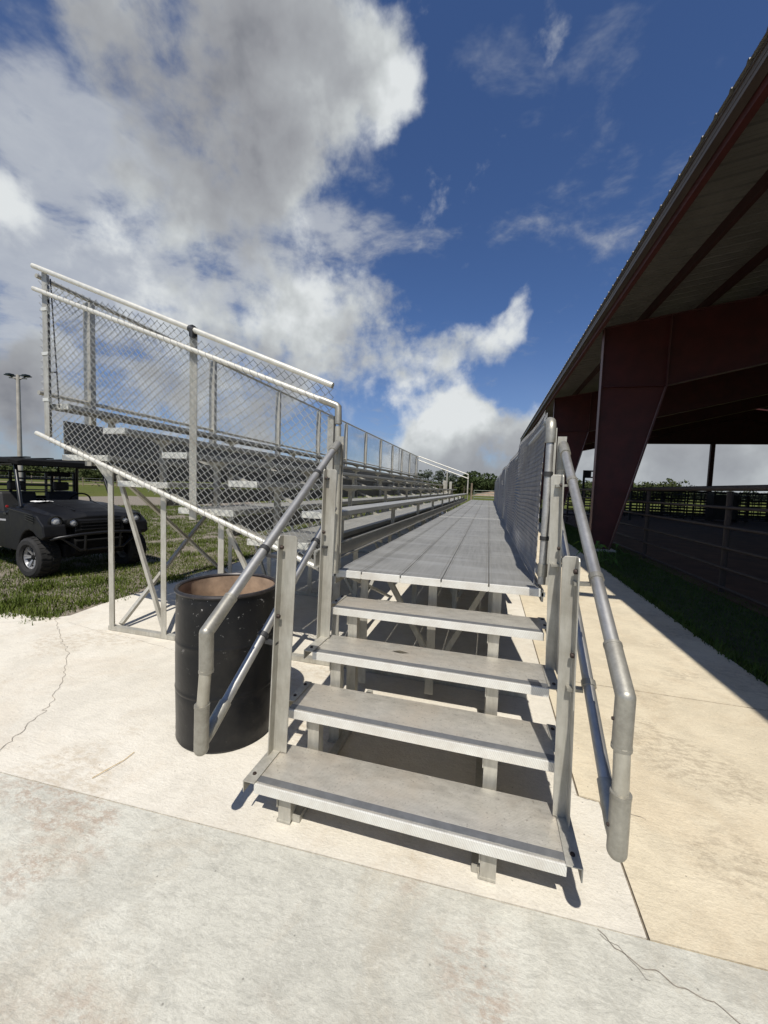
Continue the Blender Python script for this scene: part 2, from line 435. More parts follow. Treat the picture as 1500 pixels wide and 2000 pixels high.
tag(blades('grass', 230000, samp_left, M['blade'], .013, .038, .0055), 'short patchy green grass beyond the pale slab around the black utility vehicle', 'grass', kind='stuff')
def samp_right():
    y = 2.0 + 22 * random.random() ** 1.5; x0 = we(y); x = random.uniform(x0 - .03, 3.75)
    t = 1.0 + (1.0 if x < x0 + .12 else 0)
    return (x, y, t * (1 + y / 20))
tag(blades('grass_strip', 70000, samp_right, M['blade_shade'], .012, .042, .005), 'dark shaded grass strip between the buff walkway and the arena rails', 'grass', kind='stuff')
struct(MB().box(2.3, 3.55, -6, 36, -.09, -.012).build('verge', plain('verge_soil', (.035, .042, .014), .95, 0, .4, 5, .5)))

# ------------------------------------------------------------------ generic chain link
def chain_mesh(name, P, L, zb, zt, parent, mat, r=.0016, a=.0355, n=4, sag=0, shear=0, jitter=.0):
    """P(u, z) -> world point; zb(u), zt(u) bottom / top of the mesh at u; shear: rows follow the rail slope"""
    V = []; 
    nw = int(L / a)
    A = []; B = []
    for i in range(nw):
        uc = i * a
        z0 = zb(uc); z1 = zt(uc); ks = int((z1 - z0) / a)
        prev = None
        for k in range(ks + 1):
            right = (k + i) % 2
            u = uc + (a if right else 0)
            zz = z0 + k * a + shear * (u - uc)
            if jitter: 
                u += jitter * noise.noise((u * 1.3, k * .11, 3)); zz += jitter * noise.noise((u * 1.1, k * .13, 8))
            off = .0022 * (1 if right else -1) + sag * noise.noise((u * .9, zz * 1.3, 5))
            q = P(u, zz, off)
            if prev is not None: A.append(prev); B.append(q)
            prev = q
    A = np.array(A); B = np.array(B); d = B - A; d /= np.linalg.norm(d, axis=1)[:, None]
    ref = np.array([.3, .2, .93]); s1 = np.cross(d, ref); s1 /= np.linalg.norm(s1, axis=1)[:, None]; s2 = np.cross(d, s1)
    rings0 = []; rings1 = []
    for k in range(n):
        o = (s1 * math.cos(2 * PI * k / n) + s2 * math.sin(2 * PI * k / n)) * r
        rings0.append(A + o); rings1.append(B + o)
    quads = []
    for k in range(n):
        j = (k + 1) % n
        quads.append(np.stack([rings0[k], rings0[j], rings1[j], rings1[k]], 1))
    V = np.concatenate(quads, 0).reshape(-1, 3)
    o = fastmesh(name, V, None, mat, 4)
    if parent: o.parent = parent; o.location = -WL.get(parent.name, Vector((0, 0, 0)))
    return o

# ------------------------------------------------------------------ BLEACHER
YE = 24.4                 # far end
bl = empty('bleachers', (-2.3, 2.95, 0), 'long five row aluminium bleachers with a raised walkway and chain link guards', 'bleachers')
ROW = [(-1.49, -1.25, 1.270), (-2.20, -1.92, 1.505), (-2.91, -2.64, 1.743), (-3.60, -3.34, 1.967), (-4.33, -4.04, 2.205)]
Y0 = 2.95
def plank_prof(x0, x1, zt, t=.045):
    # hollow extruded plank: lips on both edges, two shallow grooves on the face
    w = x1 - x0; g = w / 3
    return [(x0, zt - t), (x0, zt - .004), (x0 + .004, zt), (x0 + g - .004, zt), (x0 + g, zt - .003), (x0 + g + .004, zt), (x1 - g - .004, zt), (x1 - g, zt - .003), (x1 - g + .004, zt), (x1 - .004, zt), (x1, zt - .004), (x1, zt - t), (x1 - .006, zt - t), (x1 - .006, zt - .012), (x0 + .006, zt - .012), (x0 + .006, zt - t)]
def plank(name, x0, x1, zt, ya, yb, mat, parent=bl, t=.045):
    mb = MB(); pr = plank_prof(x0, x1, zt, t)
    # slices so that the ngon caps stay simple
    secs = [[(p[0], y, p[1]) for p in pr] for y in (ya, yb)]
    n = len(pr); vs = secs[0] + secs[1]
    fs = [(i, n + i, n + (i + 1) % n, (i + 1) % n) for i in range(n)]
    mb.add(vs, fs)
    return mb.build(name, mat, parent)
SPL = [2.95, 9.45, 16.95, YE]     # plank lengths butt end to end
for r, (x0, x1, z) in enumerate(ROW):
    for a, b in zip(SPL[:-1], SPL[1:]):
        p = plank('seat_plank', x0, x1, z, a + .004, b - .004, M['seat'])
    MB().box(x0 - .003, x1 + .003, Y0 - .012, Y0 + .02, z - .052, z + .003).build('end_cap', M['cap'], p, bevel=.003)
    # splice plates under the joints
    # posts and brackets
    k = 0; y = 3.52
    while y < YE - .2:
        xm = (x0 + x1) / 2; zf = ROW[r][2] - .5 if r else .95
        po = MB().box(xm - .025, xm + .025, y - .025, y + .025, zf - .02, z - .085).build('seat_post', M['frame'], bl)
        MB().prism([(x0 + .02, z - .048), (x1 - .02, z - .048), (x1 - .02, z - .06), (xm + .05, z - .09), (xm - .05, z - .09), (x0 + .02, z - .06)], y - .032, y + .032).build('seat_bracket', M['frame'], po)
        y += 2.14
# foot boards (two planks each) rows 1..4
for r in range(1, 5):
    x1 = ROW[r][1] + .49; x0 = x1 - .575; z = ROW[r][2] - .5
    for (a, b) in ((x0, x0 + .283), (x0 + .29, x1)):
        for ya, yb in zip(SPL[:-1], SPL[1:]):
            p = plank('foot_plank', a, b, z, ya + .004, yb - .004, M['seat'])
    MB().box(x0 - .003, x1 + .003, Y0 - .014, Y0 + .02, z - .052, z + .003).build('end_cap', M['cap'], p, bevel=.003)
    # riser board at the front edge of this foot board
    zl = ROW[r - 1][2] - .5 + .01 if r > 1 else z - .16
    xr = x1 - .02
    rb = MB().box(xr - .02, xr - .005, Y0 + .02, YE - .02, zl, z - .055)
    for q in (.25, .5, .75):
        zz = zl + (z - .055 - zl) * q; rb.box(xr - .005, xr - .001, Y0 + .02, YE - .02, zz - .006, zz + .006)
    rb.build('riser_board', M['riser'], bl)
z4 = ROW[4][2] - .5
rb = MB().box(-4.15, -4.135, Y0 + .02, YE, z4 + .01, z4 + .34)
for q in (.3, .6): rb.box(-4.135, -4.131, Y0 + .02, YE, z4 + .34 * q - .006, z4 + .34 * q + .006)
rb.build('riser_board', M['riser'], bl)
# kick board between the deck and the first seat
kb = MB().box(-1.285, -1.27, 2.75, YE, .855, .99)
kb.box(-1.27, -1.255, 2.75, YE, .975, .99); kb.box(-1.27, -1.25, 2.75, YE, .85, .862); kb.box(-1.27, -1.264, 2.75, YE, .958, .966)
kb.build('kick_board', M['seat'], bl)
# raised walkway: planks lengthwise, three sections
DX = [-1.02, -.83, -.552, -.275, .03, .345]
DS = [(2.57, 8.50), (8.515, 15.50), (15.515, YE - .2)]
for (ya, yb) in DS:
    for i in range(5):
        a, b = DX[i] + .002, DX[i + 1] - .002
        pr = [(a, .862), (a, .897), (a + .003, .9), (a + .012, .9), (a + .014, .8965), (a + .018, .8965), (a + .02, .9), (b - .02, .9), (b - .018, .8965), (b - .014, .8965), (b - .012, .9), (b - .003, .9), (b, .897), (b, .862)]
        n = len(pr); vs = [(x, ya, z) for x, z in pr] + [(x, yb, z) for x, z in pr]
        MB().add(vs, [(i_, n + i_, n + (i_ + 1) % n, (i_ + 1) % n) for i_ in range(n)]).build('deck_plank', M['deck'], bl)
for y in (8.5, 15.5): MB().box(-1.02, .345, y - .004, y + .018, .88, .9035).build('deck_seam', M['cap'], bl)
# deck front cap
fc = MB()
for i in range(5): fc.box(DX[i] + .004, DX[i + 1] - .004, 2.552, 2.568, .852, .902)
fc.box(-1.05, .37, 2.560, 2.569, .852, .880)
fc.build('deck_end_cap', M['nosing'], bl, bevel=.002)
# deck edge channels
MB().box(.347, .36, 2.56, YE - .2, .82, .895).build('deck_side_rail', M['frame'], bl)
MB().box(-1.036, -1.023, 2.56, YE - .2, .80, .872).build('deck_side_rail', M['frame'], bl)
# under-structure frames
FR = [2.95 + 1.8 * k for k in range(12)]
def ang(mb, x, y, z0, z1, w=.062, t=.008, sx=1, sy=1):
    mb.box(x, x + sx * w, y, y + sy * t, z0, z1); mb.box(x, x + sx * t, y + sy * t, y + sy * w, z0, z1)
for k, y in enumerate(FR):
    # ground sill
    MB().box(-3.54, .34, y - .03, y + .02, .004, .045).build('ground_sill', M['frame'], bl)
    MB().bar((-4.10, y + .05, 1.79), (-1.30, y + .05, .80), .04, .035, (0, 1, 0)).build('rake_beam', M['frame'], bl)
    for x, zt in ((-3.5, 1.60), (-2.88, 1.38), (-2.26, 1.16), (-1.62, .93)):
        mb = MB(); ang(mb, x - .028, y - .03, .045, zt, .058, .007, 1, 1); mb.build('frame_leg', M['frame'], bl)
    for x in (-1.06, -.84, -.34, .09):
        if x == -1.06 and k: continue
        mb = MB(); ang(mb, x - .03, y - .28 if k == 0 else y, .045, .86, .058, .007, 1, 1); mb.build('frame_leg', M['frame'], bl)
    yb = y + .01
    MB().bar((-3.44, yb, 1.52), (-2.92, yb, .10), .03, .035, (0, 1, 0)).build('diagonal_brace', M['frame'], bl)
    MB().bar((-2.22, yb, 1.08), (-1.66, yb, .10), .03, .035, (0, 1, 0)).build('diagonal_brace', M['frame'], bl)
    yd = y - .22 if k == 0 else y + .02
    MB().bar((-.80, yd + .3, .84), (-.36, yd + .3, .10), .035, .04, (0, 1, 0)).build('diagonal_brace', M['frame'], bl)
    MB().bar((.05, yd + .3, .84), (-.32, yd + .34, .10), .035, .04, (0, 1, 0)).build('diagonal_brace', M['frame'], bl)
    MB().prism([(-3.74, 1.66), (-3.68, 1.66), (-3.49, 1.58), (-3.49, 1.44), (-3.535, 1.44)], y - .012, y - .004).build('gusset', M['frame'], bl)
    if k in (0, 4, 8):    # lengthwise X bracing
        y2 = FR[k + 1]
        MB().bar((-3.47, y + .06, 1.50), (-3.45, y2 - .05, .12), .04, .03, (1, 0, 0)).build('cross_brace', M['frame'], bl)
        MB().bar((-3.455, y + .035, .05), (-3.47, y2 - .05, 1.48), .04, .03, (1, 0, 0)).build('cross_brace', M['frame'], bl)
        MB().bar((-1.16, y + .06, .78), (-1.14, y2 - .05, .12), .035, .025, (1, 0, 0)).build('cross_brace', M['frame'], bl)
        MB().bar((-1.13, y + .04, .12), (-1.17, y2 - .05, .78), .035, .025, (1, 0, 0)).build('cross_brace', M['frame'], bl)

# ---- near end guard (chain link along the raking end)
YG = 2.87
ge = empty('end_guard', (0, 0, 0)); ge.parent = bl; ge.location = -WL[bl.name]; WL[ge.name] = Vector((0, 0, 0))
def rail_line(x, which):   # z of the rail centre at x in the guard plane
    (xa, za), (xb, zb) = {'top': ((-4.28, 3.475), (-1.20, 2.262)), 'mid': ((-4.29, 3.27), (-1.15, 2.105)), 'low': ((-4.275, 1.895), (-1.16, .79))}[which]
    return za + (zb - za) * (x - xa) / (xb - xa)
yt = YG - .035
MB().tube([(-4.31, yt, rail_line(-4.31, 'top')), (-2.50, yt, rail_line(-2.50, 'top')), (-1.20, yt, rail_line(-1.20, 'top'))], .0225, 18).build('handrail', M['rail'], ge, smooth=True)
MB().tube([(-2.52, yt, rail_line(-2.52, 'top')), (-2.47, yt, rail_line(-2.47, 'top'))], .028, 18).build('coupling', M['clamp'], ge, smooth=True)
MB().tube([(-4.31, yt, rail_line(-4.31, 'mid')), (-1.24, yt, rail_line(-1.24, 'mid'))], .0205, 18).build('mid_rail', M['rail'], ge, smooth=True)
MB().tube([(-4.31, yt, rail_line(-4.31, 'low')), (-1.62, yt, rail_line(-1.62, 'low')), (-1.16, yt, rail_line(-1.16, 'low'))], .0205, 18).build('low_rail', M['rail'], ge, smooth=True)
# elbow and vertical end pipe
MB().tube([(-1.30, yt, rail_line(-1.30, 'mid')), (-1.165, yt, rail_line(-1.165, 'mid')), (-1.150, yt, rail_line(-1.165, 'mid') - .014), (-1.146, yt, 1.97)], .0275, 18).build('elbow', M['fitting'], ge, smooth=True)
MB().tube([(-1.146, yt, 1.95), (-1.146, yt, .86)], .0235, 18).build('end_pipe', M['pipe_warm'], ge, smooth=True)
MB().tube([(-1.146, yt, 1.79), (-1.146, yt, 1.755)], .028, 18).tube([(-1.146, yt, 1.2), (-1.146, yt, 1.17)], .028, 18).build('clamp', M['clamp'], ge, smooth=True)
def angle_post(x, y, z0, z1, name='guard_post', par=ge, w=.075, sx=1):
    mb = MB(); mb.box(x, x + sx * w, y, y + .007, z0, z1); mb.box(x, x + sx * .007, y + .007, y + w, z0, z1)
    return mb.build(name, M['frame'], par)
angle_post(-4.255, YG, 1.88, 3.44, w=.065)
angle_post(-2.55, YG, 1.15, 2.80, w=.075)
angle_post(-1.20, YG, .82, 2.04, w=.05, sx=-1)
MB().box(-2.53, -2.47, YG - .03, YG, 2.72, 2.76).box(-2.49, -2.47, YG - .06, YG - .02, 2.70, 2.80).build('clamp', M['clamp'], ge)
# tension bars
MB().box(-4.20, -4.185, YG + .012, YG + .016, 1.92, 3.20).build('tension_bar', M['clamp'], ge)
MB().bar((-4.17, YG + .02, 3.38), (-4.10, YG + .03, 2.16), .008, .008).build('tension_bar', M['clamp'], ge)
MB().bar((-4.20, YG + .02, 2.50), (-4.12, YG + .03, 2.50), .012, .012).build('tension_bar', M['clamp'], ge)
for z in (3.08, 2.66, 2.22): MB().box(-4.265, -4.18, YG - .006, YG + .02, z, z + .03).build('tie_band', M['cap'], ge)
S = (2.105 - 3.27) / (4.29 - 1.15)
chain_mesh('chain_link_mesh', lambda u, z, o: (-4.19 + u, YG + .0 - .008 + o, z), 3.0,
           lambda u: rail_line(-4.19 + u, 'low') - .055, lambda u: rail_line(-4.19 + u, 'mid') + .13, ge, M['wire'], r=.0024, n=5, sag=.02, jitter=.013)
for nm, dz in (('low', -.0), ('mid', 0)):
    hp = []
    for k in range(0, 41 * 10):
        x = -4.15 + k * .0071; a_ = 2 * PI * k / 10
        hp.append((x, yt + .0235 * math.cos(a_), rail_line(x, nm) + .0235 * math.sin(a_)))
    MB().tube(hp, .0022, 4).build('lacing_wire', M['wire_dark'], ge)

# ---- rear guard
XR = -4.40
gr = empty('rear_guard', (0, 0, 0)); gr.parent = bl; gr.location = -WL[bl.name]; WL[gr.name] = Vector((0, 0, 0))
posts = [3.42 + 2.03 * k for k in range(11)]
for i, y in enumerate(posts):
    mb = MB(); mb.box(XR - .06, XR + .04, y, y + .007, 1.62, 3.42); mb.box(XR + .033, XR + .04, y + .007, y + .06, 1.62, 3.42)
    mb.build('guard_post', M['frame'], gr)
for a, b in ((2.92, 10.95), (11.05, 19.0), (19.08, 24.3)):
    MB().tube([(XR, a, 3.45), (XR, b, 3.45)], .021, 12).build('top_rail', M['pipe_warm'], gr, smooth=True)
    MB().tube([(XR, a, 2.32), (XR, b, 2.32)], .021, 12).build('low_rail', M['pipe_warm'], gr, smooth=True)
for y in (10.95, 11.05, 19.0, 24.3): MB().tube([(XR, y, 2.3), (XR, y, 3.45)], .02, 10).build('panel_pipe', M['pipe'], gr, smooth=True)
chain_mesh('chain_link_mesh', lambda u, z, o: (XR - .02 + o, 2.96 + u, z), 21.3, lambda u: 2.29, lambda u: 3.50, gr, M['wire'], r=.0020, n=3, sag=.02)

# ---- front guard along the walkway
XG = .352
gf = empty('front_guard', (0, 0, 0)); gf.parent = bl; gf.location = -WL[bl.name]; WL[gf.name] = Vector((0, 0, 0))
MB().tube([(XG, 2.62, .92), (XG, 2.62, 1.86), (XG, 2.63, 1.90), (XG, 2.66, 1.925), (XG, 2.72, 1.935), (XG, 4.2, 1.935)], .0235, 18).build('end_pipe', M['pipe'], gf, smooth=True)
MB().tube([(XG, 2.62, 1.81), (XG, 2.62, 1.885), (XG, 2.628, 1.915), (XG, 2.655, 1.942), (XG, 2.70, 1.95), (XG, 2.76, 1.95)], .0305, 18).build('elbow', M['fitting'], gf, smooth=True)
MB().tube([(XG, 2.62, .97), (XG, 2.62, 1.05)], .0295, 18).build('end_sleeve', M['fitting'], gf, smooth=True)
MB().tube([(XG, 2.62, 1.60), (XG, 2.62, 1.63)], .0275, 18).tube([(XG, 2.62, 1.20), (XG, 2.62, 1.225)], .0275, 18).build('clamp', M['clamp'], gf, smooth=True)
MB().tube([(XG, 4.2, 1.935), (XG, YE - .2, 1.935)], .021, 12).build('top_rail', M['pipe'], gf, smooth=True)
MB().tube([(XG, 2.62, .965), (XG, YE - .2, .965)], .021, 12).build('low_rail', M['pipe'], gf, smooth=True)
for y in (2.95, 4.9, 6.9, 9.6, 11.7, 13.8, 15.9, 18.0, 20.1, 22.2, YE - .25):
    MB().box(XG + .03, XG + .085, y, y + .007, .84, 1.95).box(XG + .0785, XG + .0855, y + .007, y + .05, .84, 1.95).build('guard_post', M['frame'], gf)
for y in (8.4, 12.9, 19.0): MB().tube([(XG - .035, y, .93), (XG - .035, y, 1.95)], .022, 10).build('panel_pipe', M['pipe'], gf, smooth=True)
chain_mesh('chain_link_mesh', lambda u, z, o: (XG - .026 + o - .014 * (2.0 - z), 2.665 + u, z), YE - 2.9, lambda u: .905 + .004 * math.sin(u * 3), lambda u: 2.035 + .02 * math.sin(u * 1.1) + .01 * math.sin(u * 4.1), gf, M['wire_dark'], r=.0025, n=4, sag=.03, jitter=.01)

# ---- far end white rails
ff = empty('far_end_guard', (0, 0, 0)); ff.parent = bl; ff.location = -WL[bl.name]; WL[ff.name] = Vector((0, 0, 0))
for dz, nm in ((0, 'handrail'), (-.24, 'mid_rail')):
    MB().tube([(-4.40, YE, 3.50 + dz), (-1.25, YE, 2.42 + dz)], .028, 10).build(nm, M['rail'], ff, smooth=True)
for x, z0, z1 in ((-2.55, 1.2, 2.86), (-1.27, .9, 2.40)):
    MB().box(x - .035, x + .035, YE, YE + .02, z0, z1).build('guard_post', M['frame'], ff)
MB().box(-2.68, -2.50, YE - .9, YE - .86, .9, 2.0).box(-2.30, -2.16, YE - .9, YE - .86, .9, 1.95).build('stair_post', M['frame'], ff)
MB().bar((-3.9, YE - .15, 1.75), (-1.6, YE - .15, 1.02), .05, .05, (0, 1, 0)).build('low_rail', M['rail'], ff)

# ------------------------------------------------------------------ STEPS
st = empty('access_steps', (-.3, 1.45, 0), 'four tread aluminium steps with bent pipe handrails leading up to the bleacher walkway', 'stairs')
TX0, TX1 = -.93, .335
TR = [(1.433, .18), (1.716, .36), (2.000, .54), (2.272, .72)]
for i, (y, z) in enumerate(TR):
    d = .285 if i < 3 else .275
    tr = MB()
    n = 3
    tr.box(TX0, TX1, y + .008, y + d, z - .012, z)
    tr.box(TX0, TX1, y + d - .008, y + d, z - .045, z - .012)
    o = tr.build('tread', M['tread'], st, bevel=.0015)
    MB().box(TX0, TX1, y, y + .008, z - .042, z + .002).box(TX0, TX1, y + .008, y + .014, z - .042, z - .036).build('nosing', M['nosing'], o, bevel=.0015)
    MB().box(TX0 + .004, TX1 - .004, y + .018, y + .052, z, z + .0022).build('grip_strip', M['grip'], o)
    # side brackets (angle lying on the tread ends) with bolts
    for sx, xe in ((-1, TX0), (1, TX1)):
        ya, yb = (y - .004, y + d - .02) if i in (0, 2) else (y + .07, y + d - .005)
        w = .052 if i in (0, 2) else .036
        br = MB(); br.box(xe - sx * .004, xe + sx * w, ya, yb, z + .0025, z + .0075); br.box(xe + sx * (w - .005), xe + sx * w, ya, yb, z - .045, z + .0025)
        bo = br.build('side_bracket', M['frame'], st, bevel=.001)
        for yy in (ya + .05, yb - .04):
            MB().lathe([(.0001, .006), (.007, .006), (.009, .003), (.009, 0)], (xe + sx * w * .5, yy, z + .0075), 10).build('bolt', M['bolt'], bo, smooth=True)
    # tread legs
    for x in (-.80, .07):
        yy = y + .045
        lg = MB(); lg.box(x - .03, x + .03, yy - .006, yy, .006 , z - .05); lg.box(x - .03, x - .024, yy, yy + .05, .006, z - .05); lg.box(x + .024, x + .03, yy, yy + .05, .006, z - .05)
        lg.box(x - .036, x + .030, yy - .010, yy + .05, .003, .012)
        lo = lg.build('leg', M['frame'], st)
        MB().box(x - .036, x - .031, yy - .012, yy + .03, z - .11, z - .052).build('leg_clip', M['frame'], lo)
# stringers running under the treads to the walkway
for x in (-.755, .028):
    MB().box(x - .02, x + .02, 1.49, 2.62, .003, .03).build('base_bar', M['frame'], st)
# newel posts
def newel(x, y, z0, z1, side, w, ln):
    # L section: flange facing the camera and outer flange, rounded corner at the top; side=-1 left, +1 right
    mb = MB(); lean = -side * ln
    secs = []
    for (zz, sh) in ((z0, 0), (z1 - .012, 1), (z1, 1)):
        k = .0 if zz < z1 else .010
        x_o = x + lean * sh
        xo = x_o + side * .0; xi = x_o - side * (w - k)
        secs.append([(xi, y + .052, zz), (xo, y + .052, zz), (xo, y + k, zz), (xo - side * .006, y + k, zz), (xo - side * .006, y + .046, zz), (xi, y + .046, zz)])
    mb.loft(secs); o = mb.build('newel_post', M['frame'], st, bevel=.0015)
    return o
XO = {(-1, 0): (-.967, .076, .036), (1, 0): (.374, .056, .026), (-1, 1): (-.985, .068, .020), (1, 1): (.400, .056, .032)}
NP = {}
for q_, (y, z0, z1) in enumerate(((1.60, .185, 1.255), (2.17, .545, 1.595))):
    for s in (-1, 1):
        x, w_, ln_ = XO[(s, q_)]
        po = newel(x, y, z0, z1, s, w_, ln_)
        for zz in (z1 - .055, z1 - .385):
            xx = x - s * ln_ * (zz - z0) / (z1 - z0)
            MB().lathe([(.0001, -s * .014), (.008, -s * .013), (.010, -s * .009), (.010, 0)], (xx - s * .006, y + .022, zz), 10, 'x').build('bolt', M['bolt'], po, smooth=True)
# handrails: pipe loops outside the newels
RX = (-1.02, .412)
for s, x in ((-1, RX[0]), (1, RX[1])):
    low = Vector((x, 1.215, .482)); top = Vector((x, 1.24, .918))
    sl = .674; d = Vector((0, 1, sl)).normalized()
    hr = empty('handrail', (0, 0, 0)); hr.parent = st; hr.location = -WL[st.name]; WL[hr.name] = Vector((0, 0, 0))
    e1 = top + d * 1.54; 
    MB().tube([top + d * .10, e1], .0225, 24).build('top_pipe', M['pipe'], hr, smooth=True)
    MB().tube([low + Vector((0, .003, .12)), top - Vector((0, 0, .10))], .0222, 24).build('end_pipe', M['pipe_warm'], hr, smooth=True)
    e2 = low + d * 1.54
    MB().tube([low + d * .10, e2], .0205, 24).build('low_pipe', M['pipe'], hr, smooth=True)
    # cast elbows: split fittings with a seam
    a = [top - Vector((0, 0, .155)), top - Vector((0, 0, .022)), top + Vector((0, .003, -.006)), top + Vector((0, .010, .006)) , top + d * .026, top + d * .175]
    def ball(c, r): return [(max(.0001, r * math.sin(PI * k_ / 12)), -r * math.cos(PI * k_ / 12)) for k_ in range(13)]
    MB().tube([a[0], top], .0268, 24, False).lathe(ball(top, .0268), tuple(top), 24).tube([top, a[-1]], .0268, 24).build('elbow', M['fitting'], hr, smooth=True)
    MB().tube([a[0] - Vector((0, 0, .002)), a[0] + Vector((0, 0, .008))], .0282, 24).build('elbow_lip', M['fitting'], hr, smooth=True)
    MB().tube([a[-1] - d * .008, a[-1] + d * .002], .0282, 24).build('elbow_lip', M['fitting'], hr, smooth=True)
    b = [low + Vector((0, .003, .16)), low + Vector((0, 0, .05)), low + Vector((0, 0, .012)), low + Vector((0, .008, -.012)), low + Vector((0, .03, -.004)), low + d * .12 ]
    MB().tube([b[0], low + Vector((0, 0, -.012))], .0272, 24).lathe(ball(low, .0272), (low.x, low.y, low.z - .012), 24).build('elbow', M['fitting'], hr, smooth=True)
    MB().tube([low + Vector((0, .005, .0)), low + d * .05, low + d * .17], [.020, .0255, .0255], 24).build('elbow', M['fitting'], hr, smooth=True)
    MB().tube([b[0] - Vector((0, 0, .008)), b[0] + Vector((0, 0, .002))], .0285, 24).build('elbow_lip', M['fitting'], hr, smooth=True)
    for q in (low + Vector((0, 0, .06)), top + Vector((0, 0, -.07))):
        MB().lathe([(.0001, -.007), (.005, -.006), (.006, 0)], (q.x - s * .0255, q.y, q.z), 8, 'x').build('bolt', M['bolt'], hr)
    # saddle clamps at the newels
    for yn, zn in ((1.63, 0), (2.20, 0)):
        for base_, zr in ((top, 'a'), (low, 'b')):
            t = (yn - base_.y) / d.y; c = base_ + d * t
            MB().tube([c - d * .012, c + d * .012], .0262, 24).bar(c + Vector((-s * .02, 0, -.025)), c + Vector((-s * .078, .0, -.028)), .03, .012, (0, 1, 0)).build('clamp', M['clamp'] if s < 0 else M['fitting'], hr)
    # upper ends: short fittings meeting an upright pipe
    MB().tube([e1 - d * .10, e1, e1 + Vector((0, .018, -.008)), e1 + Vector((0, .022, -.05)), e1 + Vector((0, .022, -.14))], .0285, 20).build('elbow', M['fitting'], hr, smooth=True)
    MB().tube([e1 + Vector((0, .022, -.10)), Vector((x, e1.y + .022, .88))], .0225, 18).build('upright_pipe', M['pipe_warm'], hr, smooth=True)
    MB().box(x - s * .0 - .025, x + .025, e1.y + .05, e1.y + .058, .84, 1.84).build('newel_post', M['frame'], hr)
# ------------------------------------------------------------------ BARREL
bc = (-1.494, 2.005)
br = empty('steel_drum', (bc[0], bc[1], 0), 'scuffed black open topped drum used as a bin beside the steps', 'drum')
R0 = .283
prof = [(.0001, .004), (R0 - .03, .004), (R0 - .008, .0), (R0 + .001, .012), (R0 - .001, .04), (R0 + .001, .055)]
for i in range(1, 20):
    z = .055 + i * .040
    bulge = .004 * math.sin(i / 20 * PI)
    rr = R0 - .001 + bulge
    for zc in (.31, .585):
        rr += .002 * math.exp(-((z - zc) / .012) ** 2)
    prof.append((rr, z))
for zc in (.31, .585):
    for dz in (-.014, -.007, 0, .007, .014): prof.append((R0 + .002 + .0035 * math.exp(-(dz / .009) ** 2), zc + dz))
prof = prof[:6] + sorted(prof[6:], key=lambda p: p[1])
prof += [(R0 - .001, .842), (R0 - .006, .865), (R0 - .004, .872)]
MB().lathe([(r, z) for r, z in prof], (bc[0], bc[1], 0), 72).build('drum_wall', M['barrel'], br, smooth=True)
MB().lathe([(R0 - .004, .868), (R0 + .006, .866), (R0 + .009, .874), (R0 + .004, .884), (R0 - .006, .885), (R0 - .013, .877), (R0 - .012, .868)], (bc[0], bc[1], 0), 72).build('rim', M['rim'], br, smooth=True)
MB().lathe([(R0 - .011, .878), (R0 - .010, .60), (R0 - .010, .30), (R0 - .012, .05), (.0001, .045)], (bc[0], bc[1], 0), 72).build('lining', M['barrel_in'], br, smooth=True)
# WL offset: mesh coords are world; object coordinates of material then are world-based
# ------------------------------------------------------------------ UTV
ux, uy = -6.24, 4.79
ua = math.atan2(-.243, .97)
ut = empty('utility_vehicle', (ux, uy, -.02), 'black four wheel utility vehicle with open cab and rear cargo rack parked on the grass', 'utility vehicle', rz=ua)
def ub(mb, name, mat, par=None, **k): return mb.build(name, mat, par or ut, world=False, **k)
def wheel(x, y, steer=0):
    w = empty('wheel', (x, y, .31)); w.parent = ut; w.rotation_euler = (0, 0, steer)
    s = 1 if y > 0 else -1
    ty = MB(); R_, W = .31, .145
    ty.lathe([(.165, -W * .8), (.20, -W), (.255, -W * 1.02), (.288, -W * .86), (.297, -W * .4), (.299, 0), (.297, W * .4), (.288, W * .86), (.255, W * 1.02), (.20, W), (.165, W * .8)], (0, 0, 0), 44, 'y')
    for k in range(24):    # chunky lugs
        a = 2 * PI * k / 24
        for side in (-1, 1):
            a2 = a + (PI / 24 if side > 0 else 0)
            for (ya, yb, da) in ((.012, .062, .0), (.062, .122, .05)):
                c, s_ = math.cos(a2 + da), math.sin(a2 + da); c2, s2 = math.cos(a2 + da + .13), math.sin(a2 + da + .13)
                r0, r1 = .285, .313 - (.010 if ya > .03 else 0)
                ty.add([(r0 * c, side * ya, r0 * s_), (r1 * c, side * ya, r1 * s_), (r1 * c2, side * ya, r1 * s2), (r0 * c2, side * ya, r0 * s2),
                        (r0 * c - .0, side * yb, r0 * s_), ((r1 - .008) * c, side * yb, (r1 - .008) * s_), ((r1 - .008) * c2, side * yb, (r1 - .008) * s2), (r0 * c2, side * yb, r0 * s2)],
                       [(0, 1, 2, 3), (4, 7, 6, 5), (0, 4, 5, 1), (1, 5, 6, 2), (2, 6, 7, 3), (3, 7, 4, 0)])
    ub(ty, 'tyre', M['urubber'], w)
    rm = MB(); rm.lathe([(.172, -.10), (.168, -.085), (.150, -.06), (.150, .06), (.168, .085), (.172, .10), (.160, .10), (.145, .07), (.145, -.07), (.160, -.10), (.172, -.10)], (0, 0, 0), 32, 'y')
    for k in range(6):
        a = 2 * PI * k / 6
        for da in (-.13, .13):
            rm.bar((.045 * math.cos(a), s * .055, .045 * math.sin(a)), (.158 * math.cos(a + da), s * .085, .158 * math.sin(a + da)), .026, .022, (0, 1, 0))
    ub(rm, 'rim', M['urim'], w)
    ub(MB().lathe([(.0001, s * .085), (.03, s * .08), (.05, s * .055), (.052, s * .02)], (0, 0, 0), 20, 'y').lathe([(.0001, s * .02), (.149, s * .02)], (0, 0, 0), 20, 'y'), 'hub', M['umatte'], w)
    return w
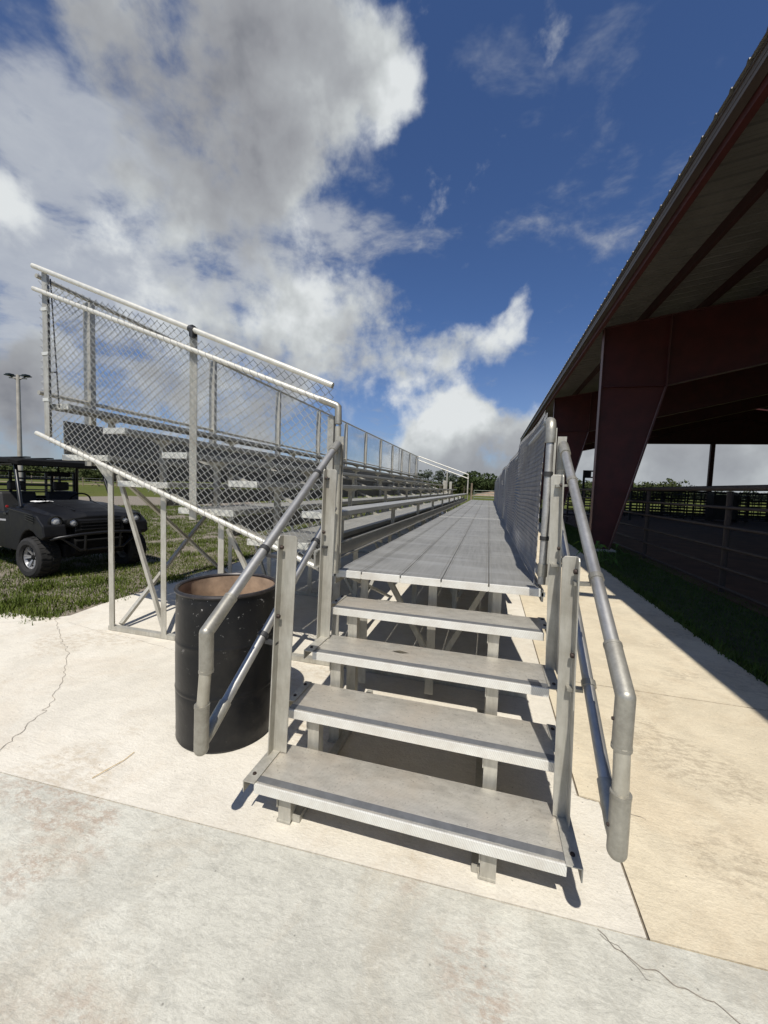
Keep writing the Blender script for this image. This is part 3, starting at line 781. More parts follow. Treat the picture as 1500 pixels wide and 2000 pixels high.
wheel(.02, -.62, .16); wheel(.02, .62, .16); wheel(-2.55, -.60); wheel(-2.55, .60)
ch = MB(); ch.box(-3.2, .30, -.42, .42, .30, .50); ch.box(-2.1, -.45, -.66, .66, .33, .44)
ub(ch, 'chassis', M['umatte'], bevel=.02)
# hood: lofted with a centre bulge
def hsec(x, hw, zt, zs, zb):
    return [(x, -hw, zb), (x, -hw, zs), (x, -hw * .86, zt - .035), (x, -hw * .5, zt - .008), (x, -hw * .30, zt + .012), (x, hw * .30, zt + .012), (x, hw * .5, zt - .008), (x, hw * .86, zt - .035), (x, hw, zs), (x, hw, zb)]
hd = MB().loft([hsec(-.72, .66, 1.10, .98, .62), hsec(-.45, .665, 1.085, .97, .66), hsec(-.15, .66, 1.055, .93, .70), hsec(.12, .63, 1.01, .90, .72), hsec(.30, .58, .965, .88, .74), hsec(.40, .52, .905, .86, .76)])
ub(hd, 'hood', M['upaint'], bevel=.015)
hl = MB()
for s in (-1, 1):
    hl.prism([(-.60, s * .30), (.25, s * .22), (.25, s * .235), (-.60, s * .32)], 1.02, 1.075, 'z')
for s in (-1, 1):
    ub(MB().bar((-.62, s * .33, 1.112), (.24, s * .25, .998), .012, .012, (0, 1, 0)), 'hood_crease', M['usteel'])
    ub(MB().bar((-.70, s * .738, .99), (.18, s * .738, .94), .004, .01, (0, 1, 0)), 'panel_edge', M['usteel'])
# grille surround
gs = MB().prism([(.34, .90), (.43, .86), (.46, .70), (.42, .62), (.30, .60), (.28, .88)], -.34, .34, 'y')
gr_ = ub(gs, 'grille_surround', M['upaint'], bevel=.012)
sl_ = MB()
for z in (.82, .77, .72): sl_.box(.44, .47, -.27, .27, z - .008, z + .008)
ub(sl_, 'grille_bars', M['usteel'], gr_, bevel=.004)
ub(MB().box(.425, .452, -.29, .29, .69, .85), 'grille', M['umatte'], gr_)
# front fenders with wheel arches
for s in (-1, 1):
    poly = []
    for k in range(11):
        a = PI * (1.02 - k / 10 * 1.04); poly.append((.40 * math.cos(a), .31 + .40 * math.sin(a)))
    poly = [(-.44, .36)] + poly[:8] + [(.40, .60), (.47, .64), (.43, .80), (.22, .93), (-.30, .99), (-.72, 1.0), (-.72, .36)]
    y0, y1 = s * .44, s * .72
    ub(MB().prism(poly, y0, y1, 'y'), 'fender', M['upaint'], bevel=.018)
    # headlights: large outer and small inner round lamp in a black bezel
    for (yy, zz, r, xf) in ((.55, .855, .062, .405), (.36, .83, .048, .455)):
        bz = ub(MB().lathe([(r + .018, -.05), (r + .022, 0), (r + .008, .012), (r, .002), (r, -.03)], (xf, s * yy, zz), 24, 'x'), 'headlight_bezel', M['umatte'], smooth=True)
        ub(MB().lathe([(.0001, .008), (r * .4, .006), (r * .8, -.002), (r, -.012)], (xf, s * yy, zz), 24, 'x'), 'headlight', M['ulens'], bz, smooth=True)
    # side vents ahead of the door
    v = MB()
    for k in range(3): v.bar((.20, s * .735, .90 - k * .035), (-.10, s * .735, .93 - k * .03), .008, .012, (0, 1, 0))
    ub(v, 'side_vent', M['usteel'])
# front skid and brush guard
ub(MB().prism([(.30, .60), (.46, .56), (.40, .36), (.20, .30), (.10, .34)], -.33, .33, 'y'), 'skid_plate', M['umatte'], bevel=.015)
bg = MB()
bg.tube([(.42, -.62, .60), (.50, -.55, .63), (.54, -.30, .66), (.55, 0, .67), (.54, .30, .66), (.50, .55, .63), (.42, .62, .60)], .022, 10)
bg.tube([(.30, -.60, .62), (.50, -.52, .62), (.50, -.30, .42), (.50, .30, .42), (.50, .52, .62), (.30, .60, .62)], .02, 10)
for s in (-1, 1): bg.tube([(.54, s * .24, .66), (.51, s * .24, .42)], .018, 8); bg.tube([(.50, s * .20, .42), (.30, s * .16, .30)], .018, 8)
ub(bg, 'brush_guard', M['usteel'], smooth=True)
# dash, floor, doors
ub(MB().prism([(-.70, 1.05), (-.70, .60), (-.95, .60), (-.98, .95), (-.85, 1.06)], -.62, .62, 'y'), 'dashboard', M['umatte'], bevel=.02)
for s in (-1, 1):
    dr = ub(MB().prism([(-.72, .36), (-.74, .96), (-.95, .92), (-1.55, .90), (-1.62, .80), (-1.60, .36)], s * .66, s * .71, 'y'), 'door', M['upaint'], bevel=.012)
    ub(MB().bar((-.85, s * .713, .80), (-1.50, s * .713, .775), .003, .028, (0, 1, 0)), 'door_stripe', M['ustripe'], dr)
    ub(MB().box(-.92, -.80, s * .712, s * .725, .885, .915), 'door_handle', M['usteel'], dr)
    ub(MB().prism([(-1.64, .36), (-1.64, .88), (-2.08, .90), (-2.12, .72), (-2.14, .36)], s * .66, s * .71, 'y'), 'side_panel', M['upaint'], bevel=.012)
    ub(MB().lathe([(.0001, .01), (.018, .008), (.02, 0)], (-.70, s * .74, 1.02), 12, 'x'), 'reflector', M['ured'], smooth=True)
# seats
for x in (-1.35,):
    for yy in (-.32, .32):
        s1 = MB(); s1.box(x - .26, x + .24, yy - .27, yy + .27, .58, .74)
        so = ub(s1, 'seat', M['useat'], bevel=.04)
        ub(MB().prism([(x - .22, .72), (x - .12, .72), (x - .24, 1.22), (x - .33, 1.22)], yy - .25, yy + .25, 'y'), 'seat_back', M['useat'], so, bevel=.04)
        ub(MB().box(x - .36, x - .27, yy - .12, yy + .12, 1.24, 1.40), 'head_rest', M['useat'], so, bevel=.03)
# steering wheel
swm = MB()
cx_, cz_ = -1.0, 1.05
ring = [(cx_ + .06 * math.sin(a), .34 + .17 * math.cos(a), cz_ + .16 * math.sin(a)) for a in [2 * PI * k / 20 for k in range(21)]]
swm.tube(ring, .014, 8, False); swm.tube([(cx_, .34, cz_), (-.80, .34, .93)], .02, 8); swm.bar((cx_, .19, cz_), (cx_, .49, cz_), .03, .02)
ub(swm, 'steering_wheel', M['umatte'], smooth=True)
# cage
cg = MB()
for s in (-1, 1):
    cg.tube([(-.50, s * .64, 1.02), (-.80, s * .60, 1.66), (-.88, s * .58, 1.72)], .025, 10)
    cg.tube([(-1.78, s * .62, .6), (-1.72, s * .60, 1.62), (-1.66, s * .58, 1.68)], .025, 10)
    cg.tube([(-.93, s * .58, 1.68), (-1.66, s * .58, 1.68)], .025, 10)
cg.tube([(-1.76, -.6, 1.12), (-1.76, .6, 1.12)], .022, 8); cg.tube([(-.93, -.58, 1.68), (-.93, .58, 1.68)], .022, 8)
ub(cg, 'roll_cage', M['usteel'], smooth=True)
# roof: flat moulded shell with ribs
rf = MB().loft([[(x, -hw, z - .085), (x, -hw, z - .02), (x, -hw * .9, z), (x, hw * .9, z), (x, hw, z - .02), (x, hw, z - .085)] for x, hw, z in ((-.66, .62, 1.745), (-.76, .70, 1.775), (-1.3, .72, 1.79), (-1.9, .70, 1.78), (-2.05, .62, 1.76))])
ro = ub(rf, 'roof', M['umatte'], bevel=.01)
rr_ = MB()
for yy in (-.45, -.15, .15, .45): rr_.box(-1.8, -.78, yy - .04, yy + .04, 1.785, 1.803)
ub(rr_, 'roof_rib', M['umatte'], ro, bevel=.008)
ub(MB().box(-.93, -.90, -.16, .16, 1.50, 1.58).tube([(-.92, 0, 1.58), (-.92, 0, 1.70)], .012, 6), 'mirror', M['umatte'], bevel=.01)
# cargo bed and rack
bd = MB(); bd.box(-3.25, -1.95, -.68, .68, .80, .86)
for s in (-1, 1): bd.box(-3.25, -1.95, s * .68, s * .64, .80, 1.08)
bd.box(-1.98, -1.94, -.66, .66, .84, 1.08); bd.box(-3.25, -3.21, -.66, .66, .84, 1.08)
ub(bd, 'cargo_bed', M['upaint'], bevel=.012)
ck = MB()
for s in (-1, 1):
    for z in (1.20, 1.32, 1.44, 1.57): ck.tube([(-3.22, s * .66, z), (-1.98, s * .66, z)], .013, 6)
    for x in (-3.22, -2.6, -1.98): ck.box(x - .02, x + .02, s * .66 - .02, s * .66 + .02, 1.06, 1.59)
for x in (-1.98, -3.22):
    for z in (1.20, 1.32, 1.44, 1.57): ck.tube([(x, -.66, z), (x, .66, z)], .013, 6)
    for y in (-.3, .3): ck.box(x - .02, x + .02, y - .02, y + .02, 1.06, 1.59)
ub(ck, 'cargo_rack', M['usteel'], smooth=False)
for s in (-1, 1):
    poly = [(-2.55 + .40 * math.cos(PI * (1 - k / 10)), .31 + .40 * math.sin(PI * (1 - k / 10))) for k in range(11)]
    ub(MB().prism([(-2.99, .34)] + poly + [(-2.11, .34), (-2.08, .82), (-3.05, .82)], s * .50, s * .72, 'y'), 'rear_fender', M['upaint'], bevel=.015)
# crumpled rag on the hood corner
rg = MB(); vs = []; n = 9
for i in range(n):
    for j in range(n):
        vs.append((-.62 + i * .025, -.50 + j * .030, 1.075 + .022 * abs(noise.noise((i * .6, j * .6, 1))) + .012 * noise.noise((i * 1.3, j, 5))))
rg.add(vs, [(i * n + j, i * n + j + 1, (i + 1) * n + j + 1, (i + 1) * n + j) for i in range(n - 1) for j in range(n - 1)])
ro_ = rg.build('cloth', M['rag'], None, smooth=True)
ro_.location = (ux, uy, .0); ro_.rotation_euler = (0, 0, ua)
tag(ro_, 'crumpled white cloth lying on the hood of the black utility vehicle', 'cloth')

# ------------------------------------------------------------------ BARN (covered arena)
bn = empty('covered_arena', (2.68, 11.6, 0), 'huge open sided maroon steel barn with ribbed metal roof on the right', 'barn')
SLP = .155; XE = 2.40; XM = 18.0; XF = 33.6; YN, YF = -5.0, 35.5
def zroof(x): return 6.0 + SLP * (x - XE) if x <= XM else 6.0 + SLP * (2 * XM - x - XE)
# ribbed roof sheets
pr = []
y = YN
while y < YF:
    pr += [(y, 0), (y + .014, .032), (y + .044, .032), (y + .058, 0), (y + .14, 0), (y + .146, .006), (y + .156, .006), (y + .162, 0), (y + .22, 0), (y + .226, .006), (y + .236, .006), (y + .242, 0)]; y += .3048
def sheet(xa, xb):
    mb = MB(); vs = [(xa, p[0], zroof(xa) + p[1]) for p in pr] + [(xb, p[0], zroof(xb) + p[1]) for p in pr]; n = len(pr)
    mb.add(vs, [(i, i + 1, n + i + 1, n + i) for i in range(n - 1)]); return mb
sheet(XE - .05, XM).build('roof_sheet', M['rooftin'], bn); sheet(XM, XF).build('roof_sheet', M['rooftin'], bn)
# rib closures that catch the sun at the eave
MB().box(XM - .25, XM + .25, YN, YF, zroof(XM) - .075, zroof(XM) - .045).build('ridge_trim', M['purlin'], bn)
# gutter / trim
gt = MB(); gt.box(XE, XE + .012, YN, YF, 5.80, 5.985); gt.box(XE + .012, XE + .10, YN, YF, 5.80, 5.812); gt.box(XE - .014, XE, YN, YF, 5.955, 5.985); gt.box(XE - .008, XE, YN, YF, 5.80, 5.822); gt.box(XE - .005, XE, YN, YF, 5.875, 5.885)
gt.build('gutter', M['gutter'], bn)
MB().box(XE + .11, XE + .20, YN, YF, 5.70, 5.975).build('eave_strut', M['maroon'], bn)
MB().box(XE - .01, XE + .02, YF - .02, YF + .02, 5.6, 6.06).box(1.78, XE, 2.66, 2.86, 5.92, 5.98).build('eave_bracket_shadow_arm', M['gutter'], bn)  # far end bracket, plus an unseen arm added to cast a shadow strip
for x in [3.62 + 1.32 * k for k in range(11)]:
    z = zroof(x)
    MB().box(x - .035, x + .035, YN, YF, z - .215, z - .012).build('purlin', M['purlin'], bn)
frames = [3.6, 11.6, 19.6, 27.6, 35.4]
def mirror(x): return 2 * XM - x
for y in frames:
    for mir in (False, True):
        fx = (lambda x: x) if not mir else mirror
        web = MB(); t = .006
        P = [(2.72, .02), (3.16, .02), (4.20, 4.33), (4.20, zroof(4.2) - .23), (2.72, zroof(2.72) - .23)]
        web.prism([(fx(a), b) for a, b in P], y - t, y + t)
        web.prism([(fx(a), b) for a, b in ((4.20, 4.33), (9.0, 5.42), (XM, 7.55), (XM, zroof(XM) - .23), (4.20, zroof(4.2) - .23))], y - t, y + t)
        col = web.build('column', M['maroon'], bn)
        fl = MB()
        def flange(p0, p1, th=.014, w=.21):
            a = Vector((fx(p0[0]), y, p0[1])); b = Vector((fx(p1[0]), y, p1[1])); fl.bar(a, b, w, th, (0, 1, 0))
        flange((2.705, .02), (2.705, zroof(2.7) - .235)); flange((3.175, .02), (4.215, 4.31)); flange((4.20, 4.315), (9.0, 5.40)); flange((9.0, 5.40), (XM, 7.53))
        flange((2.70, zroof(2.7) - .225), (XM, zroof(XM) - .225)); 
        fl.bar((fx(4.21), y, 4.33), (fx(4.21), y, zroof(4.2) - .24), .21, .012, (0, 1, 0))
        fl.build('flange', M['maroon_edge'], col)
        st_ = MB(); st_.box(fx(2.72), fx(4.18), y - .09, y - .004, 4.30, 4.312); st_.build('stiffener', M['maroon'], col)
        MB().box(fx(2.60), fx(3.32), y - .22, y + .22, -.05, .03).build('base_pad', M['slab_mid'], col)
# far gable
gb = MB(); gb.prism([(XE, 5.72), (XF, 5.72), (XF, zroof(XF) + .03), (XM, zroof(XM) + .03), (XE, zroof(XE) + .03)], YF + .02, YF + .05)
gb.build('gable_wall', M['maroon'], bn)
MB().box(XE, XF, YF - .12, YF + .02, 5.62, 5.74).build('gable_header', M['maroon'], bn)
for x in (9.2, 16.3, 23.4): MB().box(x - .14, x + .14, YF - .2, YF, 0, 5.7).build('gable_post', M['maroon'], bn)
# far side wall sheeting
MB().box(XF - .05, XF, YN, YF, 2.6, 6.0).build('side_wall', M['maroon'], bn)

# arena rails
af = empty('arena_fence', (3.68, 10.6, 0), 'six rail dark pipe fence along the near side of the covered arena', 'fence')
ys = [-2.4, .85, 4.15, 7.4, 10.65, 13.9, 17.15, 20.4, 23.65, 26.9, 30.15, 33.4]
for y in ys: MB().tube([(3.70, y, -.02), (3.70, y, 1.62)], .042, 12).build('post', M['pen'], af, smooth=True)
for z, r in ((1.67, .045), (1.36, .024), (1.05, .024), (.72, .024), (.40, .024), (.09, .024)):
    MB().tube([(3.66 if r < .04 else 3.70, -2.4, z), (3.66 if r < .04 else 3.70, 33.4, z)], r, 10).build('rail', M['pen'], af, smooth=True)
# far arena end rails and pens
def panel(name, x0, y0, x1, y1, label, group, nr=7, h=1.75, mat='farpen', vert=0):
    L = math.hypot(x1 - x0, y1 - y0)
    o = empty(name, (x0, y0, 0), label, 'pen panel' if 'panel' in name else 'gate', group)
    for (x, y) in ((x0, y0), (x1, y1)): MB().tube([(x, y, 0), (x, y, h)], .035, 8).build('post', M[mat], o)
    for k in range(nr):
        z = .12 + (h - .15) * k / (nr - 1); MB().tube([(x0, y0, z), (x1, y1, z)], .036, 6).build('rail', M[mat], o)
    for k in range(vert):
        t = (k + 1) / (vert + 1); x = x0 + (x1 - x0) * t; y = y0 + (y1 - y0) * t
        MB().tube([(x, y, .1), (x, y, h)], .026, 6).build('stay', M[mat], o)
    return o
LP = 'dark steel livestock panel in the pens at the far end of the arena'
for k in range(7): panel('pen_panel', 7.5 + 3.0 * k, 31.0, 10.45 + 3.0 * k, 31.0, LP, 'livestock pen panels at the far end of the arena', 9, 1.9, 'farpen', 7)
for k in range(7): panel('pen_panel', 8.2 + 3.2 * k, 34.5, 11.2 + 3.2 * k, 34.5, LP, 'livestock pen panels at the far end of the arena', 10, 2.0, 'farpen', 6)
for k in range(9): panel('pen_panel', 6.0 + 3.2 * k, 33.0, 9.1 + 3.2 * k, 33.0, LP, 'livestock pen panels at the far end of the arena', 9, 1.9, 'farpen', 5)
for k in range(4): panel('pen_panel', 9.4 + 3.6 * k, 31.1, 9.4 + 3.6 * k, 34.4, LP, 'livestock pen panels at the far end of the arena', 7, 1.7, 'farpen', 2)
for i, (x, w, lb) in enumerate(((14.2, 1.3, 'dark solid sided chute box standing in the pens left of the thin gable post'), (19.6, 1.9, 'dark solid sided chute box in the pens nearest the right picture edge'))):
    o = empty('chute', (x, 30.4, 0), lb, 'livestock chute')
    MB().box(x, x + w, 30.1, 30.13, .15, 1.75).box(x, x + w, 30.8, 30.83, .15, 1.75).build('side_sheet', M['farpen'], o)
    MB().box(x - .05, x, 30.05, 30.88, 0, 1.9).build('end_frame', M['farpen'], o); MB().box(x + w, x + w + .05, 30.05, 30.88, 0, 1.9).build('end_frame', M['farpen'], o)
o = empty('steel_portal', (6.0, 26.5, 0), 'tall black steel gate frame seen between the two maroon columns', 'gate frame')
MB().box(5.55, 5.67, 26.4, 26.5, 0, 2.95).box(8.2, 8.32, 26.4, 26.5, 0, 2.95).build('post', M['farpen'], o)
MB().box(5.67, 8.2, 26.42, 26.48, 2.86, 2.95).box(5.67, 8.2, 26.42, 26.48, 2.48, 2.56).box(5.67, 6.0, 26.43, 26.47, 2.56, 2.86).build('crossbar', M['farpen'], o)
panel('pen_panel', 3.72, 27.5, 7.4, 27.5, 'dark low rail panel running from the arena fence behind the maroon columns', None, 5, 1.45, 'farpen', 0)

# pipe gate and posts behind the walkway end
gt_ = empty('pipe_gate', (-1.2, 32, 0), 'pale five rail pipe gate standing beyond the far end of the walkway', 'gate')
for z in (.45, .66, .88, 1.06, 1.25, 1.47): MB().tube([(-1.15, 32, z), (3.1, 32, z)], .024, 8).build('rail', M['galv_gate'], gt_)
for x in (-1.15, .95, 3.1): MB().tube([(x, 32, .3), (x, 32, 1.5)], .026, 8).build('upright', M['galv_gate'], gt_)
gp = MB().tube([(-1.35, 32, -.05), (-1.35, 32, 2.05)], .075, 12).build('gate_post', M['wood']); tag(gp, 'tall pale round post holding the pipe gate past the walkway end', 'post')

# ------------------------------------------------------------------ background
def world_at(px, depth):   # helper: position on the ground at bearing given as (sin, cos)
    return px
def pos(az_deg, dist): a = math.radians(az_deg); return (dist * math.sin(a), dist * math.cos(a))
# az = bearing from the walkway direction, positive to the right
lpx, lpy = -35.9, 22.4
lp = empty('light_pole', (lpx, lpy, 0), 'tall concrete flood light pole with two lamps standing behind the utility vehicle', 'light pole')
MB().tube([(lpx, lpy, -.1), (lpx, lpy, 9.2)], [.17, .12], 12).build('pole', M['pole'], lp, smooth=True)
MB().bar((lpx - .55, lpy - .25, 8.95), (lpx + .55, lpy + .25, 8.95), .08, .08, (0, 0, 1)).build('bracket', M['pole'], lp)
for s in (-1, 1):
    c = Vector((lpx + s * .52, lpy + s * .22, 9.12))
    MB().prism([(c.x - .24, c.y - .26), (c.x + .24, c.y - .26), (c.x + .24, c.y + .26), (c.x - .24, c.y + .26)], c.z - .02, c.z + .05, 'z').bar(c + Vector((0, 0, -.02)), c + Vector((-s * .4, -s * .16, -.26)), .06, .06).prism([(c.x - .2, c.y - .18), (c.x + .2, c.y - .18), (c.x + .2, c.y + .18), (c.x - .2, c.y + .18)], c.z + .05, c.z + .13, 'z').build('lamp', M['lampblack'], lp)

def leaves(center, rad, n, size, rs, flat=1.0):
    """many small leaf quads in a lumpy volume"""
    c = np.array(center); out = []
    k = 0; lumps = [(rs.normal(0, .42, 3) * [1, 1, .75], rs.uniform(.28, .52)) for _ in range(14)]
    pts = np.zeros((n, 3))
    li = rs.integers(0, len(lumps), n)
    for j, (lc, lr) in enumerate(lumps):
        m_ = li == j; q = rs.normal(0, 1, (m_.sum(), 3)); q /= np.linalg.norm(q, axis=1)[:, None] + 1e-6
        pts[m_] = lc + q * lr * rs.uniform(.55, 1.0, (m_.sum(), 1)) ** .5
    pts = pts * np.array(rad) + c
    a = rs.normal(0, 1, (n, 3)); a /= np.linalg.norm(a, axis=1)[:, None]; b = np.cross(a, rs.normal(0, 1, (n, 3))); b /= np.linalg.norm(b, axis=1)[:, None] + 1e-6
    s = size * rs.uniform(.6, 1.4, (n, 1))
    return np.stack([pts - a * s, pts + b * s * .6, pts + a * s, pts - b * s * .6], 1).reshape(-1, 3)
def tree(name, x, y, h, w, mat, label, group=None, n=1800, trunk=.35, seed=0, z0=0, ls=.28):
    rs = np.random.default_rng(seed); random.seed(seed)
    o = empty(name, (x, y, z0), label, 'tree', group)
    mb = MB(); mb.tube([(x, y, z0 - .2), (x + .1, y, z0 + h * .35), (x + .15, y, z0 + h * .7)], [.03 * h, .022 * h, .008 * h], 8)
    for k in range(6):
        a = rs.uniform(0, 2 * PI); zb = z0 + h * rs.uniform(trunk * .8, .65); L = w * rs.uniform(.5, .9)
        mb.tube([(x + .1, y, zb), (x + .1 + L * .5 * math.cos(a), y + L * .5 * math.sin(a), zb + L * .35), (x + .1 + L * math.cos(a), y + L * math.sin(a), zb + L * .6)], [.010 * h, .006 * h, .002 * h], 6)
    mb.build('trunk', M['bark'], o)
    V = leaves((x, y, z0 + h * (trunk + (1 - trunk) * .5)), (w, w, h * (1 - trunk) * .55), n, ls, rs)
    c = fastmesh('crown', V, None, mat, 4); c.parent = o; c.location = -Vector((x, y, z0))
    return o
def P2(px, depth):     # bearing of an image column of the photograph -> ground position at that distance (construction survey)
    lat = (px - 750) / 760 * depth
    return (-.2595 * depth + .9652 * lat, .9652 * depth + .2595 * lat) if False else (depth * -.260 + lat * .965, depth * .963 + lat * .258)
tg = 'separate trees standing in front of the far wood'
T = [(942, 112, 6.3, 5.6, 'lf_dark', 'broad dark oak rising just past the far end of the walkway', 3600, .12), (962, 118, 5.2, 3.6, 'lf_dark', 'smaller dark tree close on the right of the broad oak', 2000, .12),
     (826, 128, 7.4, 3.0, 'lf_hazy', 'thin crowned pine furthest left above the back of the bleachers', 700, .45), (861, 130, 7.8, 2.4, 'lf_hazy', 'thin crowned pine in the middle of the far white handrails', 700, .5),
     (884, 126, 6.6, 3.0, 'lf_hazy', 'low wide pine under the descending white handrails', 900, .4), (906, 125, 6.0, 2.4, 'lf_mid', 'rounded green tree left of the far handrail post', 900, .3)]
for i, (px, dp, h, w, mt, lb, n, tk) in enumerate(T):
    x, y = P2(px, dp); tree('oak_tree' if mt == 'lf_dark' else ('pine_tree' if mt == 'lf_hazy' else 'tree'), x, y, h, w, M[mt], lb, tg, n, tk, 20 + i, 0, .34 if mt != 'lf_hazy' else .28)
def wood(name, pa, pb, dep, h0, h1, mat, label, n, seed, z=0):
    rs = np.random.default_rng(seed); vs = []
    cl = 60
    for k in range(cl):
        px = pa + (pb - pa) * (k + .5 * rs.random()) / cl; d = dep * rs.uniform(.95, 1.25); x, y = P2(px, d)
        h = rs.uniform(h0, h1); w = rs.uniform(2.2, 4.2)
        vs.append(leaves((x, y, z + h * .5), (w, w, h * .52), n // cl, .36, rs))
    o = fastmesh(name, np.concatenate(vs), None, mat, 4)
    return tag(o, label, 'wood', kind='stuff')
wood('woodland', -60, 330, 118, 3.6, 5.6, M['lf_mid'], 'low olive green wood along the horizon behind the utility vehicle', 42000, 3)
wood('woodland', 790, 985, 135, 2.8, 5.0, M['lf_mid'], 'distant wood along the horizon past the end of the bleachers', 26000, 4)
wood('woodland', 1090, 1330, 120, 4.0, 6.6, M['lf_mid'], 'green wood on the horizon seen under the barn roof', 30000, 5)
wood('woodland', 1330, 1560, 170, 3.5, 6.0, M['lf_hazy'], 'hazy distant wood right of the green wood under the barn roof', 20000, 6)
# soil mound
x, y = P2(962, 105)
mb = MB(); vs = []; nx, ny = 26, 14
for i in range(nx):
    for j in range(ny):
        u = i / (nx - 1) * 2 - 1; v = j / (ny - 1) * 2 - 1; hh = 1.25 * max(0, 1 - u * u) * max(0, 1 - v * v) * (1 + .35 * noise.noise((u * 4, v * 3, 2)))
        vs.append((x + u * 5.5, y + v * 5, hh - .06))
mb.add(vs, [(i * ny + j, i * ny + j + 1, (i + 1) * ny + j + 1, (i + 1) * ny + j) for i in range(nx - 1) for j in range(ny - 1)])
tag(mb.build('soil_mound', M['mound'], None, smooth=True), 'low brown heap of bare soil in front of the broad oak', 'soil heap')
# far left: picnic table, fence posts, dirt track
x, y = P2(195, 62)
pt = empty('picnic_table', (x, y, 0), 'small tan timber picnic table far out on the field', 'picnic table')
MB().box(x - .9, x + .9, y - .38, y + .38, .72, .77).build('tabletop', M['wood'], pt)
for s in (-1, 1):
    MB().box(x - .9, x + .9, y + s * .62, y + s * .88, .42, .46).build('bench', M['wood'], pt)
    MB().bar((x + s * .65, y - .7, 0), (x + s * .65, y + .15, .72), .09, .05, (1, 0, 0)).bar((x + s * .68, y + .7, 0), (x + s * .68, y - .15, .72), .09, .05, (1, 0, 0)).build('leg', M['wood'], pt)
fp = empty('field_fence', (P2(165, 56)[0], P2(165, 56)[1], 0), 'thin wire fence on timber posts crossing the field behind the utility vehicle', 'fence')
pp = [P2(px, 60) for px in (-20, 22, 64, 108, 150, 164, 230, 290)]
for (x, y) in pp: MB().tube([(x, y, -.1), (x, y, 1.35)], .06, 6).build('post', M['wood'], fp)
for z in (.5, .85, 1.2): MB().tube([(a, b, z) for a, b in pp], .012, 4).build('wire', M['wire_dark'], fp)
x, y = P2(150, 80)
struct(MB().add([(x - 40, y - 22, -.024), (x + 26, y + 2, -.024), (x + 25, y + 7, -.024), (x - 41, y - 15, -.024)], [(0, 1, 2, 3)]).build('dirt_track', M['mound']))
# timber posts near far end right
for k, (px, dp, lb) in enumerate(((926, 33, None),)):
    pass

# weed by the column base
wx, wy = 2.42, 9.3
wd = empty('weed', (wx, wy, 0), 'leafy green weed growing at the foot of the near maroon column', 'weed')
rs = random.Random(5); lf = MB(); stm = MB()
for k in range(16):
    a = rs.uniform(0, 2 * PI); L = rs.uniform(.25, .5); h = rs.uniform(.12, .42)
    p0 = Vector((wx + rs.uniform(-.25, .25), wy + rs.uniform(-.6, .6), -.02)); d = Vector((math.cos(a), math.sin(a), 0)); s_ = Vector((-d.y, d.x, 0))
    p1 = p0 + Vector((0, 0, h)) + d * .05; stm.tube([p0, p1], .006, 5)
    m1 = p1 + d * L * .5 + Vector((0, 0, .08)); p2 = p1 + d * L + Vector((0, 0, -.03)); w = .035
    lf.add([p1, m1 + s_ * w, m1 + Vector((0, 0, -.012)), m1 - s_ * w, p2], [(0, 1, 2), (0, 2, 3), (1, 4, 2), (2, 4, 3)])
lf.build('leaf', M['weed'], wd); stm.build('stem', M['weed'], wd)
# litter
tag(MB().tube([(-1.83, 1.416, .006), (-1.808, 1.49, .010), (-1.795, 1.56, .006), (-1.797, 1.625, .007)], .0018, 6).build('straw', M['straw']), 'thin orange dry stalk lying on the pale slab near the front joint', 'stalk')
lfm = MB().add([(-.50, 2.165, .5435), (-.455, 2.18, .547), (-.40, 2.17, .5435), (-.45, 2.155, .5438)], [(0, 1, 2, 3)]).build('dead_leaf', M['deadleaf'])
tag(lfm, 'small curled dead leaf lying on the third tread', 'leaf')
lfm = MB().add([(-3.06, 3.62, .004), (-3.0, 3.66, .016), (-2.93, 3.62, .004), (-3.0, 3.585, .006)], [(0, 1, 2, 3)]).build('dead_leaf', M['deadleaf'])
tag(lfm, 'small dark dead leaf lying on the slab between the end frame legs', 'leaf')

# ------------------------------------------------------------------ sky
w = bpy.data.worlds.new("World"); sc.world = w; w.use_nodes = True
t = w.node_tree; bg = t.nodes['Background']
SUN = Vector((.075, -.60, 1.0)).normalized()
elev = math.asin(SUN.z); rot = math.atan2(SUN.x, SUN.y)
sky = t.nodes.new('ShaderNodeTexSky'); sky.sky_type = 'NISHITA'; sky.sun_disc = False
sky.sun_elevation = elev; sky.sun_rotation = rot
sky.air_density = 1.0; sky.dust_density = .35; sky.ozone_density = 3.0
BS = .09
tc = t.nodes.new('ShaderNodeTexCoord'); dirv = tc.outputs['Generated']
sep = t.nodes.new('ShaderNodeSeparateXYZ'); t.links.new(dirv, sep.inputs[0])
def math_(op, a, b=None, clamp=False):
    n = t.nodes.new('ShaderNodeMath'); n.operation = op; n.use_clamp = clamp
    for i, v in enumerate((a, b)):
        if v is None: continue
        if isinstance(v, (int, float)): n.inputs[i].default_value = v
        else: t.links.new(v, n.inputs[i])
    return n.outputs[0]
def maprange(v, a, b, c=0., d=1., smooth=True):
    n = t.nodes.new('ShaderNodeMapRange'); n.interpolation_type = 'SMOOTHSTEP' if smooth else 'LINEAR'
    t.links.new(v, n.inputs[0]); n.inputs[1].default_value = a; n.inputs[2].default_value = b; n.inputs[3].default_value = c; n.inputs[4].default_value = d
    return n.outputs[0]
zc = math_('ADD', math_('MAXIMUM', sep.outputs[2], 0.0), .22)
cmb = t.nodes.new('ShaderNodeCombineXYZ')
t.links.new(math_('DIVIDE', sep.outputs[0], zc), cmb.inputs[0]); t.links.new(math_('DIVIDE', sep.outputs[1], zc), cmb.inputs[1]); t.links.new(math_('MULTIPLY', sep.outputs[2], 1.0), cmb.inputs[2])
